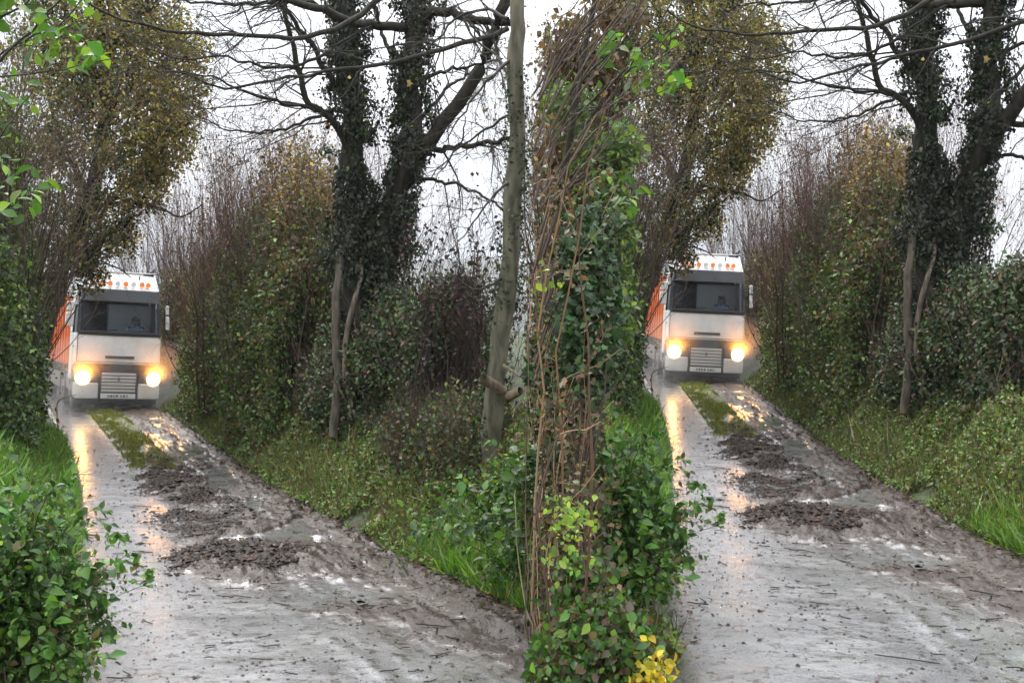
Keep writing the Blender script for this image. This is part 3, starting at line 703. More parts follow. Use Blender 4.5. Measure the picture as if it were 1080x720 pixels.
    for p_ in pts:
        ym = MB(); leaves(ym, p_[None], .085, [(.5, .42, .16, 1)], out=(0, -1, .2), T=LOBE, TF=LOBE_F, jit=.1); ym.build('yellow_leaf', M_LEAF, root, org)
    to_right(root, 'tall twin-trunked leafless tree wrapped in ivy beside the right lane')
ivy_tree()

# ================================================================== PALE LEANING TRUNK (left lane only, the right view stops short of it)
def pale_trunk():
    Y0 = 12.4; bx, by, _ = P(524, 560, Y0); org = (bx, by, gz1(bx, by))
    root = empty('pale_trunk_tree', org, 'pale smooth leaning trunk with a snapped branch at the edge of the left lane', 'tree')
    s, r = limb([(528, 600, 0), (521, 520, 0), (519, 450, 0), (523, 400, 0), (527, 350, 0), (537, 290, 0), (541, 215, 0), (546, 140, 0), (543, 60, 0), (545, 0, 0), (532, -120, 0), (520, -260, .2)], 50, .118, .065, Y0, wob=.006)
    m_ = MB(); cc = np.array([.15, .14, .10]); tubes(m_, s[None], (r * (1 + .07 * np.sin(np.arange(50) * .9)))[None], 14, cc); m_.build('trunk', M_WOOD, root, org)
    s, r = limb([(531, 412, -.1), (520, 406, -.2), (509, 398, -.28)], 8, .055, .06, Y0, wob=.003)
    s2, r2 = limb([(531, 385, -.1), (549, 397, -.25)], 6, .02, .014, Y0, wob=.002)
    s3, r3 = limb([(536, 418, -.1), (549, 412, -.2)], 6, .055, .045, Y0, wob=.002)
    for q, rq in ((s, r), (s2, r2), (s3, r3)):
        m_ = MB(); tubes(m_, q[None], rq[None], 8, (.2, .16, .11))
        m_.add(q[-1][None] + np.array([[0, 0, 0]]) + np.zeros((3, 3)), [[0, 1, 2]])
        tag(m_.build('broken_branch', M_WOOD, root, org), 'snapped branch stub')
    n = 5200; f = rng.random(n) ** 1.6 * 30; i_ = f.astype(int); a = rng.random(n) * 2 * PI; s0, r0_ = limb([(528, 600, 0), (521, 520, 0), (519, 450, 0), (523, 400, 0), (527, 350, 0), (537, 290, 0), (541, 215, 0), (546, 140, 0), (543, 60, 0), (545, 0, 0), (532, -120, 0), (520, -260, .2)], 50, .118, .065, Y0, wob=0)
    k = fbm(np.cos(a) + 3, np.sin(a) + 3, f * .35, 3) > .5; f, i_, a = f[k], i_[k], a[k]; n = len(f)
    pos = s0[i_] + np.stack([np.cos(a), np.sin(a), 0 * a], -1) * (r0_[i_] + .015 + .05 * rng.random(n))[:, None] + np.stack([0 * a, 0 * a, rng.normal(0, .06, n)], -1)
    mi = MB(); leaves(mi, pos, .04, DK, out=(0, -.8, .4)); mi.build('ivy', M_IVY, root, org)
    br = [([(540, 60, 0), (520, 80, -.2), (495, 110, -.3), (470, 150, -.4)], .02, .006), ([(541, 120, 0), (515, 135, .2), (480, 160, .3), (455, 200, .4)], .018, .005),
          ([(541, 190, 0), (520, 205, -.2), (500, 235, -.3), (478, 262, -.3)], .018, .004), ([(536, 20, 0), (505, 10, .3), (470, 30, .4), (440, 70, .5)], .022, .006),
          ([(538, 280, 0), (520, 300, -.1), (498, 305, -.15), (480, 290, -.2)], .014, .004), ([(540, 90, 0), (525, 60, .3), (500, 40, .4), (480, 0, .5)], .02, .006)]
    PL, R = zip(*[limb(p, 14, a, b, Y0, wob=.01) for p, a, b in br]); PL = np.stack(PL); R = np.stack(R)
    ms = MB(); bk = (.045, .038, .03); tubes(ms, PL, R, 5, bk)
    P1, R1 = grow(PL, R, 9, .5, .7, (-.1, 0, -.02), .22, 7, .15, .6); tubes(ms, P1, np.maximum(R1, .003), 3, bk)
    P2, R2 = grow(P1, R1, 4, .2, .7, (0, 0, .0), .2, 5, .15, .6); tubes(ms, P2, np.maximum(R2, .002), 3, bk)
    ms.build('twig', M_TWIG, root, org)
pale_trunk()

# ================================================================== AUTUMN TREE over the lane
def autumn_tree():
    Y0 = 28.5; bx, by, _ = P(30, 440, Y0); org = (bx, by, gz1(bx, by))
    root = empty('autumn_tree', org, 'leaning tree with golden brown leaves overhanging the lorry of the left lane', 'tree', 'autumn trees overhanging the lane')
    BK = (.03, .026, .02)
    s, r = limb([(30, 440, 0), (42, 360, 0), (66, 290, -.2), (94, 220, -.4), (108, 150, -.6), (112, 80, -.8), (104, 0, -1), (100, -120, -1)], 30, .24, .09, Y0, wob=.03)
    m_ = MB(); tubes(m_, s[None], r[None], 10, BK); m_.build('trunk', M_WOOD, root, org)
    br = [([(82, 290, -.2), (100, 262, -.6), (125, 240, -1), (150, 222, -1.3)], .1, .02), ([(98, 222, -.4), (125, 213, -1), (160, 218, -1.3), (195, 228, -1.5), (215, 215, -1.6)], .06, .012),
          ([(105, 180, -.5), (135, 150, -1), (165, 140, -1.4), (200, 130, -1.6)], .1, .02), ([(110, 120, -.7), (140, 90, -1.2), (175, 70, -1.5), (200, 60, -1.7)], .1, .02),
          ([(112, 60, -.8), (140, 20, -1.2), (170, 0, -1.4), (190, -40, -1.5)], .1, .03), ([(100, 210, -.4), (75, 170, -.2), (55, 120, 0), (40, 60, .2)], .1, .02),
          ([(110, 100, -.7), (85, 50, -.4), (65, 0, -.2), (50, -60, 0)], .1, .03), ([(90, 255, -.3), (80, 230, -1), (90, 200, -1.6), (110, 180, -2)], .07, .02)]
    PL, R = zip(*[limb(p, 16, a, b, Y0, wob=.03) for p, a, b in br]); PL = np.stack(PL); R = np.stack(R)
    for q, rq in zip(PL, R):
        m_ = MB(); tubes(m_, q[None], rq[None], 6, BK); m_.build('branch', M_WOOD, root, org)
    ms = MB()
    P1, R1 = grow(PL, R, 12, 1.2, .8, (.05, 0, .02), .2, 7, .15, .4); tubes(ms, P1, np.maximum(R1, .005), 3, BK)
    P2, R2 = grow(P1, R1, 5, .5, .8, (0, 0, -.05), .2, 5, .2, .5); tubes(ms, P2, np.maximum(R2, .004), 3, BK)
    ms.build('twig', M_TWIG, root, org)
    ell = [(150, 40, 52, .75), (182, 92, 34, .9), (140, 110, 42, .6), (172, 152, 34, .8), (130, 165, 36, .45), (108, 225, 34, .3), (88, 268, 28, .25), (60, 60, 52, .5), (62, 150, 40, .35), (150, 205, 24, .6),
           (110, -10, 55, .6), (190, 50, 30, .9), (40, -30, 50, .6), (190, 120, 28, .95), (125, 250, 20, .4), (160, 180, 24, .8), (150, -20, 40, .8), (88, 110, 40, .35), (100, 60, 45, .5), (75, 215, 34, .2), (66, 265, 30, .15), (96, 292, 16, .3), (50, 305, 20, .2)]
    mg = MB(); md = MB()
    for u, v, rp, gold in ell:
        c = np.array(P(u, v, Y0 - .6 - (u - 60) * .006)); rad = rp / F * Y0
        n0 = int(330 * rad ** 2 + 60)
        d = unit(rnd(n0)) * (rng.random((n0, 1)) ** .45) * rad * np.array([1, 1.3, .95]); cp_ = c + d
        k = fbm(cp_[:, 0] * 2.2, cp_[:, 1] * 2.2, cp_[:, 2] * 2.2, 3) > .41; cp_ = cp_[k]
        pos = np.repeat(cp_, 13, 0) + rnd(len(cp_) * 13, .10); n = len(pos)
        isg = rng.random(n) < gold
        leaves(mg, pos[isg], .085, GOLD, droop=.5, out=(.3, -.6, .5)); leaves(md, pos[~isg], .075, DK + GR[:1], droop=.5, out=(.1, -.6, .5))
    tag(mg.build('crown', M_LEAF, root, org), 'golden brown autumn leaves'); tag(md.build('ivy', M_IVY, root, org), 'dark green ivy in the middle of the crown')
    to_right(root, 'leaning tree with golden brown leaves overhanging the lorry of the right lane')
autumn_tree()

# ================================================================== LEFT-HAND SIDE OF THE LANE
hedge('hedge', 'tall dark hedge with bright green shoots on the left bank of the left lane', 'hedge',
      [(-13.3, 31.5, 3.6, 1.2), (-11.0, 25.5, 3.9, 1.3), (-9.1, 20.5, 3.7, 1.4), (-7.8, 17.0, 3.3, 1.4)], 120000, .075, DK + GR[:2], 300, mixp=BRT, mixfn=lambda u, h: 0.06 + .55 * np.exp(-((h - .75) / .2) ** 2) * (u > .45), group='tall dark hedges', out=(.5, -.6, .5), ragged=.35)
hedge('climbing_vine', 'bright green leafy climber draped over the dark hedge of the left lane', 'climber',
      [(-8.85, 20.4, 5.0, .7), (-8.3, 19.0, 4.6, .7)], 9000, .075, BRT, 50, group='bright green climbers', out=(.5, -.6, .5), gap=.44, rlabel='bright green leafy climber draped over the dark hedge of the right lane')
bare_shrub('bare_shrub', 'purplish brown twiggy shrub between the dark hedge and the golden tree of the left lane', 'shrub', -10.6, 24.0, 6.2, 1.0, 90, palette=[(.13, .08, .07, 3), (.08, .05, .045, 2), (.17, .12, .1, 1)], leaf=9000, lp=[(.10, .055, .045, 3), (.15, .09, .06, 1)])
bare_shrub('bare_shrub', 'olive brown twiggy shrub above the dark hedge at the outer edge of the left lane', 'shrub', -8.9, 19.5, 6.6, 1.1, 70, palette=[(.1, .075, .05, 3), (.06, .045, .03, 2)], leaf=6000, lp=[(.13, .13, .04, 2), (.12, .08, .04, 2)])

# near bush hanging over the lane at lower left
def near_bush(cx, cy, w_, d_, h_, n, nst, label, name, palette, both=True, world=False, rlabel=None, size=.05, group=None, leaf=OVAL, leaf_f=OVAL_F, boughs=0):
    zf = wg1 if world else gz1
    z0 = zf(cx, cy); org = (cx, cy, z0); root = empty(name, org, label, 'bush', group)
    b = np.array([cx, cy, z0 - .05]) + rnd(nst, .16) * np.array([1, 1, 0]); K = 10
    d = np.array([0, 0, .9]) + rnd(nst, .5) * np.array([w_, d_, .1]); H = h_ * (.7 + .6 * rng.random(nst)); pl = [b]
    for s_ in range(K - 1):
        d = unit(d + rnd(nst, .12) + np.array([0, 0, -.06])); pl.append(pl[-1] + d * (H / (K - 1))[:, None])
    PL = np.stack(pl, 1); R = (.007 * (.6 + rng.random(nst)))[:, None] * np.linspace(1, .3, K)[None]
    if boughs:     # arching sprays over the lane
        b2 = np.repeat(np.array([[cx + .1, cy, z0 + h_ * .45]]), boughs, 0) + rnd(boughs, .12); d = np.array([.85, -.1, .45]) + rnd(boughs, .22); pl = [b2]
        for s_ in range(K - 1):
            d = unit(d + rnd(boughs, .07) + np.array([.02, 0, -.13])); pl.append(pl[-1] + d * (1.75 * w_ * (.6 + .5 * rng.random((boughs, 1)))) / (K - 1))
        PL = np.concatenate([PL, np.stack(pl, 1)]); R = np.concatenate([R, np.tile(np.linspace(.006, .002, K), (boughs, 1))])
    ms = MB(); sp_ = [(.04, .03, .02, 2), (.09, .06, .035, 1), (.06, .07, .03, 1)]
    tubes(ms, PL, R, 5, pal(len(PL), sp_))
    P1, R1 = grow(PL, R, 7, .36, .7, (0, 0, .05), .15, 6, .15, .7); tubes(ms, P1, np.maximum(R1, .0018), 4, pal(len(P1), sp_))
    P2, R2 = grow(P1, R1, 4, .17, .8, (0, 0, -.02), .15, 5, .1, .7); tubes(ms, P2, np.maximum(R2, .0012), 3, pal(len(P2), sp_))
    ms.build('stem', M_TWIG, root, org)
    k = rng.choice(len(P2), n); j = rng.integers(0, 5, n); pos = P2[k, j] + rnd(n, .008)
    tw = unit(P2[k, 4] - P2[k, 0]); dr = unit(rnd(n, .6) + tw * .5 + np.array([0, 0, -.25])); nr = np.array([.1, -.35, .9]) + rnd(n, .45)
    br = .55 + .9 * fbm(pos[:, 0] * 3, pos[:, 1] * 3, pos[:, 2] * 3, 3)[:, None]
    ml_ = MB(); scatter(ml_, leaf, leaf_f, pos, frames(nr, dr), size * np.exp(rng.normal(-.08, .42, n)), np.clip(pal(n, palette) * br, 0, .7)); ml_.build('foliage', M_LEAF, root, org)
    if both: to_right(root, rlabel or label.replace('left lane', 'right lane'))
    return root
NB = [(.05, .12, .02, 4), (.09, .19, .03, 3), (.03, .07, .015, 3), (.15, .24, .04, 1), (.13, .1, .04, .4)]
near_bush(-3.4, 7.2, .36, .6, 1.15, 15000, 60, 'green bush overhanging the near left edge of the left lane', 'bush', NB, boughs=20, size=.045)
near_bush(-4.2, 8.6, .4, .6, .5, 11000, 50, 'green bush behind the overhanging one, below the grass bank of the left lane', 'bush', NB, size=.05)

# young tree whose bright leaves hang into the top left
def sycamore():
    Y0 = 7.6; bx, by = -3.75, 7.9; org = (bx, by, gz1(bx, by))
    root = empty('young_sycamore', org, 'young tree whose big bright green leaves hang over the top left of the left lane', 'tree', 'young trees with big green leaves')
    BK = (.04, .035, .025)
    s = spline([(bx, by, org[2] - .1), (bx + .03, by, 1.6), (bx - .02, by - .05, 3.2), P(-40, 60, 7.7), P(-10, -80, 7.7)], 24, .0)
    m_ = MB(); tubes(m_, s[None], np.linspace(.06, .02, 24)[None], 8, BK); m_.build('trunk', M_WOOD, root, org)
    br = [([(-50, 150, 0), (-10, 80, 0), (30, 35, 0), (66, -4, 0), (90, -40, 0)], .014, .006), ([(-45, 100, .2), (5, 55, .1), (45, 35, 0), (75, 14, 0), (90, -5, 0)], .01, .004),
          ([(-50, 170, 0), (0, 145, -.1), (22, 115, -.1), (35, 95, -.1)], .008, .003), ([(-50, 90, 0), (0, 82, 0), (40, 78, 0), (85, 68, .2), (118, 62, .3)], .008, .003), ([(-50, 140, 0), (0, 132, 0), (40, 120, 0)], .007, .003),
          ([(-50, 60, 0), (0, 20, 0), (30, 0, 0), (60, -40, 0)], .012, .005)]
    PL, R = zip(*[limb(p, 14, a, b, Y0, wob=.008) for p, a, b in br]); PL = np.stack(PL); R = np.stack(R)
    ms = MB(); tubes(ms, PL, R, 5, BK); P1, R1 = grow(PL, R, 6, .25, .7, (0, 0, -.02), .18, 6, .2, .55); tubes(ms, P1, np.maximum(R1, .0015), 3, BK)
    ms.build('twig', M_TWIG, root, org)
    ml_ = MB(); pts = []
    for u, v, sg, n in ((60, 42, 18, 26), (82, 52, 14, 20), (40, 58, 13, 14), (30, 20, 20, 24), (10, 8, 18, 16), (88, 8, 10, 8), (22, 110, 14, 10), (12, 165, 14, 12), (100, 60, 14, 12), (25, 190, 14, 12), (8, 225, 12, 10), (35, 215, 12, 6)):
        pts.append(np.array([P(u + a, v + b, Y0 + .1 + c) for a, b, c in zip(rng.normal(0, sg, n), rng.normal(0, sg * .7, n), rng.normal(0, .2, n))]))
    pts = np.concatenate(pts)
    leaves(ml_, pts, .085, [(.09, .19, .025, 3), (.16, .26, .035, 2), (.05, .11, .018, 3)], out=(0, -.3, .7), droop=.6, T=OVAL, TF=OVAL_F, jit=.3)
    ml_.build('foliage', M_LEAF, root, org)
    to_right(root, 'young tree whose big bright green leaves hang over the top left of the right lane')
sycamore()

# ================================================================== NEAR THICKET LEFT OF THE RIGHT LANE (world frame)
def WP(u, v, Y): return np.array(P(u, v, Y))
def bramble_wall():
    org = (.45, 8.6, wg1(.45, 8.6)); root = empty('bramble', org, 'tall thicket of dead brown stems between the two lanes', 'thicket')
    n = 560; Yb = 7.2 + rng.random(n) * 2.6; ub = 566 + rng.random(n) ** .9 * 60
    b = np.array([WP(u, 640, y) for u, y in zip(ub, Yb)]); b[:, 2] = world_ground(b[:, 0], b[:, 1]) - .05
    H = 1.2 + rng.random(n) * 3.0; K = 12; d = np.array([.0, 0, 1.]) + rnd(n, .17); pl = [b]
    for s_ in range(K - 1):
        d = unit(d + rnd(n, .15) + np.array([.012, 0, .03])); q = pl[-1] + d * (H / (K - 1))[:, None]
        pl.append(q)
    PL = np.stack(pl, 1); rt = PL[:, :, 0] / PL[:, :, 1]; k = (rt.max(1) < (652 - 540) / F) & (rt.min(1) > (553 - 2 * rng.random(n) ** 3 * 8 - 540) / F) & (np.where(PL[:, :, 2] < 2.1, rt, 0).max(1) < (626 - 540) / F); PL = PL[k]; n = len(PL); R = (.0075 * (.4 + rng.random(n) ** 2 * 1.4))[:, None] * np.linspace(1, .35, K)[None]
    SP = [(.26, .165, .09, 4), (.12, .075, .048, 4), (.42, .31, .18, 2), (.05, .035, .025, 3), (.1, .09, .045, 1)]
    ms = MB(); tubes(ms, PL, R, 5, pal(n, SP))
    P1, R1 = grow(PL, R, 6, .42, .7, (.03, 0, .0), .2, 6, .2, .6); k = ((P1[:, :, 0] / P1[:, :, 1]).min(1) > (559 - 540) / F) & ((P1[:, :, 0] / P1[:, :, 1]).max(1) < (655 - 540) / F); P1, R1 = P1[k], R1[k]
    tubes(ms, P1, np.maximum(R1, .0022), 4, pal(len(P1), SP)); ms.build('stem', M_TWIG, root, org)
    # long crossing shoots to the upper right
    mt = MB(); PLs = []
    for a in range(44):
        u0 = 562 + rng.random() * 12; v0 = 40 + rng.random() * 330; L_ = 40 + rng.random() * (120 if v0 < 200 else 50); sl = .65 + rng.random() * .9; y0 = 7.6 + rng.random() * 1.6
        PLs.append(spline([WP(u0, v0 + 50, y0), WP(u0 + L_ * .35, v0 - L_ * sl * .25, y0 + .1), WP(u0 + L_ * .7, v0 - L_ * sl * .6, y0), WP(u0 + L_, v0 - L_ * sl * (.9 + .3 * rng.random()), y0 - .1)], 12, .004))
    PLs = np.stack(PLs); RR = np.tile(np.linspace(.009, .003, 12), (len(PLs), 1)); tubes(mt, PLs, RR, 5, pal(len(PLs), [(.06, .04, .03, 3), (.11, .07, .045, 2)]))
    Q, QR = grow(PLs, RR, 5, .35, .5, (.1, 0, .1), .15, 6, .2, .5); k = (Q[:, :, 0] / Q[:, :, 1]).min(1) > (559 - 540) / F; tubes(mt, Q[k], np.maximum(QR[k], .002), 3, (.07, .045, .035))
    mt.build('long_shoot', M_TWIG, root, org)
    # dead leaves caught in it
    nl = 9000; k = rng.choice(len(P1), nl); pos = P1[k, rng.integers(1, 6, nl)] + rnd(nl, .04); ok = pos[:, 0] / pos[:, 1] > (559 - 540) / F; pos = pos[ok]
    md = MB(); hz_ = pos[:, 2]; cc = pal(len(pos), [(.12, .07, .04, 3), (.2, .13, .07, 1), (.05, .035, .02, 3), (.05, .09, .025, 2)])
    leaves(md, pos, .038, BRN, colr=cc, out=(.1, -.7, .5)); md.build('dead_leaf', M_LEAF, root, org)
bramble_wall()
def clumpy(name, label, cat, masses, size, palette, T=OVAL, TF=OVAL_F, ml=M_IVY, dens=1.0, umin=559, stems=0, group=None, droop=.7, umax=622):
    c0 = np.mean([WP(u, v, y) for u, v, y, *_ in masses], 0); org = (float(c0[0]), float(c0[1]), wg1(c0[0], c0[1]))
    root = empty(name, org, label, cat, group); m_ = MB(); allp = []
    for u, v, y, ru, rv in masses:
        n0 = int(dens * 34 * ru * rv / 100); c = WP(u, v, y)
        dd = unit(rnd(n0)) * rng.random((n0, 1)) ** .4 * np.array([ru / F * y, .32, rv / F * y]); cp_ = c + dd
        pos = np.repeat(cp_, 8, 0) + rnd(len(cp_) * 8, .06); pos = pos[pos[:, 0] / pos[:, 1] > (umin - 540) / F]
        pos = pos[pos[:, 2] > world_ground(pos[:, 0], pos[:, 1]) + .02]; allp.append(pos)
    pos = np.concatenate(allp); leaves(m_, pos, size, palette, out=(.2, -.8, .45), droop=droop, T=T, TF=TF); m_.build('foliage', ml, root, org)
    if stems:
        k = rng.choice(len(pos), stems); tp = pos[k]; b = tp.copy(); b[:, :2] = np.array(org[:2]) + (tp[:, :2] - np.array(org[:2])) * .7; b[:, 2] = world_ground(b[:, 0], b[:, 1]) - .03
        mid = (b + tp) / 2 + rnd(stems, .06); q = np.stack([b, b * .7 + mid * .3 + rnd(stems, .02), mid, mid * .4 + tp * .6 + rnd(stems, .03), tp], 1)
        q[:, :, 0] = np.maximum(q[:, :, 0], q[:, :, 1] * (umin + 1 - 540) / F); q[:, :, 0] = np.minimum(q[:, :, 0], q[:, :, 1] * (690 - 540) / F)
        q[:, :3, 0] = np.minimum(q[:, :3, 0], q[:, :3, 1] * (umax - 540 - rng.random((stems, 1)) * 30) / F)
        ms = MB(); tubes(ms, q, np.tile([.008, .007, .006, .005, .003], (stems, 1)), 4, pal(stems, STEM)); ms.build('stem', M_TWIG, root, org)
    return root
DIVY = [(.02, .045, .014, 4), (.035, .075, .02, 3), (.06, .11, .035, 1)]
clumpy('ivy', 'dark glossy ivy climbing among the dead stems between the two lanes', 'ivy', [(618, 285, 7.9, 18, 45), (620, 350, 7.7, 20, 50), (604, 420, 8.5, 20, 45), (630, 240, 8.3, 12, 25), (582, 400, 8.8, 14, 60), (585, 500, 8.3, 18, 40)], .065, DIVY, T=LOBE, TF=LOBE_F, dens=.75, stems=40)
clumpy('leafy_bush', 'mixed green and brown bush at the bottom centre between the two lanes', 'bush', [(620, 650, 7.6, 34, 60), (606, 560, 8.4, 26, 50), (640, 690, 7.1, 45, 50), (590, 705, 7.2, 36, 30)], .055, NB + [(.1, .07, .04, 3), (.06, .05, .03, 2)], ml=M_LEAF, dens=.8, stems=60, umax=680)
clumpy('leafy_bush', 'pale green leafy sprays above the ivy between the two lanes', 'bush', [(632, 205, 10.5, 22, 30), (645, 250, 10.5, 20, 40), (622, 160, 10.5, 18, 24), (655, 160, 10.6, 14, 26), (600, 110, 10.5, 24, 22), (650, 320, 11, 16, 50)], .06, BRT + GR[:2], ml=M_LEAF, dens=.42, stems=40)
clumpy('brown_bush', 'brown scrubby bush at the top centre behind the dead stems', 'bush', [(600, 60, 11.5, 30, 50), (640, 90, 11.8, 30, 45), (590, 180, 11, 26, 50), (650, 20, 11.8, 30, 40), (600, 280, 10.5, 30, 60), (585, 370, 10, 26, 50)], .055, BRN + [(.12, .12, .05, 2)], ml=M_LEAF, dens=.42, stems=120)
clumpy('yellow_leaves', 'small plant with bright yellow leaves at the bottom edge by the right lane', 'plant', [(684, 706, 6.9, 11, 8)], .055, [(.6, .42, .02, 3), (.45, .34, .03, 2), (.3, .3, .04, 1)], ml=M_LEAF, dens=.8, droop=.3)
clumpy('lime_shoots', 'lime green shoots inside the bush between the two lanes', 'plant', [(603, 545, 7.0, 14, 16), (597, 580, 7.0, 9, 8), (575, 300, 7.2, 5, 5)], .04, [(.24, .33, .04, 2), (.15, .25, .04, 2)], ml=M_LEAF, dens=.22)
# weathered stake in the grass bank
def stake():
    x, y, _ = WP(629, 460, 13.6); z = wg1(x, y); root = empty('stake', (x, y, z), 'thin dark wooden stake leaning in the bright grass between the lanes', 'stake')
    s = spline([(x, y, z - .1), (x + .02, y, z + .35), (x + .06, y, z + .78)], 6); m_ = MB(); tubes(m_, s[None], np.linspace(.026, .02, 6)[None], 7, (.03, .025, .02)); m_.build('shaft', M_WOOD, root, (x, y, z))
    s = spline([(x + .03, y - .01, z + .45), (x - .12, y - .02, z + .52)], 4); m_ = MB(); tubes(m_, s[None], np.linspace(.01, .006, 4)[None], 5, (.05, .04, .03)); m_.build('twig', M_TWIG, root, (x, y, z))
stake()
# a pale dead stalk arching at the lane's edge near the lorry
def stalk():
    b = np.array(P(62, 440, 27)); b[2] = gz1(b[0], b[1]); root = empty('dead_stalk', tuple(b), 'pale dead stalk arching in front of the lorry on the left lane', 'stalk', 'arching stalks')
    s = spline([b, P(60, 428, 27), P(66, 420, 26.8), P(80, 416, 26.6)], 12); m_ = MB(); tubes(m_, s[None], np.linspace(.022, .01, 12)[None], 5, (.45, .36, .2)); m_.build('stem', M_TWIG, root, tuple(b))
    to_right(root, 'pale dead stalk arching in front of the lorry on the right lane')
stalk()

# ================================================================== LORRY
M_WHITE = simple('white_paint', (.70, .70, .68), .34, coat=.4, noise=.26, nscale=2.6)
M_BLACKP = simple('black_plastic', (.02, .02, .022), .45)
M_DARKG = simple('dark_trim', (.035, .035, .04), .35)
M_ORANGE = simple('orange_paint', (.72, .16, .03), .45, noise=.2, nscale=1.5)
M_GRILLE = simple('grey_grille', (.55, .53, .5), .45, 0)
M_RUBBER = simple('rubber', (.018, .018, .018), .8)
M_STEEL = simple('dirty_steel', (.18, .15, .13), .55, .4, noise=.4)
M_PLATE = simple('number_plate', (.75, .75, .72), .4)
M_INT = simple('cab_interior', (.05, .05, .055), .8)
M_CURT = simple('pale_cab_lining', (.8, .82, .85), .8)
M_LAMP = simple('headlamp_lit', (.9, .8, .6), .3, emis=(1, .74, .36), es=1.1)
M_MARK = simple('marker_lamp', (.8, .22, .05), .3, emis=(1, .28, .05), es=.12)
M_SKIN = simple('skin', (.35, .2, .14), .6); M_SHIRT = simple('pale_shirt', (.3, .4, .55), .8); M_CAP = simple('dark_cap', (.012, .012, .015), .8)
mg, tg, bg_ = mat('windscreen_glass')
bg_.inputs['Base Color'].default_value = (.02, .025, .03, 1); bg_.inputs['Roughness'].default_value = .04
trn = N(tg, 'ShaderNodeBsdfTransparent'); trn.inputs[0].default_value = (.8, .84, .86, 1); ms_ = N(tg, 'ShaderNodeMixShader'); ms_.inputs[0].default_value = .8
tg.links.new(bg_.outputs[0], ms_.inputs[1]); tg.links.new(trn.outputs[0], ms_.inputs[2]); tg.links.new(ms_.outputs[0], tg.nodes['Material Output'].inputs['Surface'])
M_GLASS = mg

CAB_SHAPE = [False]
def bobj(name, bm, m, parent, bevel=0, seg=2, smooth=True):
    if bevel:
        bmesh.ops.bevel(bm, geom=[e for e in bm.edges], offset=bevel, segments=seg, profile=.5, affect='EDGES', clamp_overlap=True)
    if CAB_SHAPE[0]:      # rounded front in plan, narrower towards the roof
        for k in range(-11, 12):
            bmesh.ops.bisect_plane(bm, geom=bm.verts[:] + bm.edges[:] + bm.faces[:], plane_co=(k * .105, 0, 0), plane_no=(1, 0, 0))
        for zc in (2.6, 2.9, 3.2, 3.5):
            bmesh.ops.bisect_plane(bm, geom=bm.verts[:] + bm.edges[:] + bm.faces[:], plane_co=(0, 0, zc), plane_no=(0, 0, 1))
        for v in bm.verts:
            x, y, z = v.co
            f_ = max(0, 1 - max(0, y) / 1.2)
            v.co.y = y + .20 * min(1, abs(x) / 1.24) ** 4 * f_ - .03 * math.sin(max(0, min(1, (z - .4) / 1.9)) * PI) * f_
            v.co.x = x * (1 - .055 * float(sst(2.35, 4.1, z)))
    bmesh.ops.recalc_face_normals(bm, faces=bm.faces)
    me = bpy.data.meshes.new(name); bm.to_mesh(me); bm.free()
    for p in me.polygons: p.use_smooth = False
    me.materials.append(m); o = bpy.data.objects.new(name, me); col.objects.link(o); o.parent = parent
    return o
def hexa(bm, c8):
    v = [bm.verts.new(c) for c in c8]
    for f in ((0, 1, 2, 3), (7, 6, 5, 4), (0, 4, 5, 1), (1, 5, 6, 2), (2, 6, 7, 3), (3, 7, 4, 0)): bm.faces.new([v[i] for i in f])
def box(bm, x0, x1, y0, y1, z0, z1):
    hexa(bm, [(x0, y0, z0), (x1, y0, z0), (x1, y1, z0), (x0, y1, z0), (x0, y0, z1), (x1, y0, z1), (x1, y1, z1), (x0, y1, z1)])
def prism(bm, prof, x0, x1, x0t=None, x1t=None):
    """side profile [(y,z)...] extruded across x"""
    a = [bm.verts.new((x0, y, z)) for y, z in prof]; b = [bm.verts.new((x1, y, z)) for y, z in prof]
    bm.faces.new(a); bm.faces.new(b[::-1])
    for i in range(len(prof)):
        j = (i + 1) % len(prof); bm.faces.new([a[i], a[j], b[j], b[i]])
def cyl(bm, c, r, d, ax='X', n=20, r2=None):
    r2 = r if r2 is None else r2; R_ = []
    for s, q in ((-1, r), (1, r2)):
        ring = []
        for i in range(n):
            a = i / n * 2 * PI; p = (math.cos(a) * q, math.sin(a) * q)
            v = {'X': (s * d / 2, p[0], p[1]), 'Y': (p[0], s * d / 2, p[1]), 'Z': (p[0], p[1], s * d / 2)}[ax]
            ring.append(bm.verts.new((c[0] + v[0], c[1] + v[1], c[2] + v[2])))
        R_.append(ring)
    bm.faces.new(R_[0]); bm.faces.new(R_[1][::-1])
    for i in range(n): j = (i + 1) % n; bm.faces.new([R_[0][i], R_[0][j], R_[1][j], R_[1][i]])
def B(): return bmesh.new()

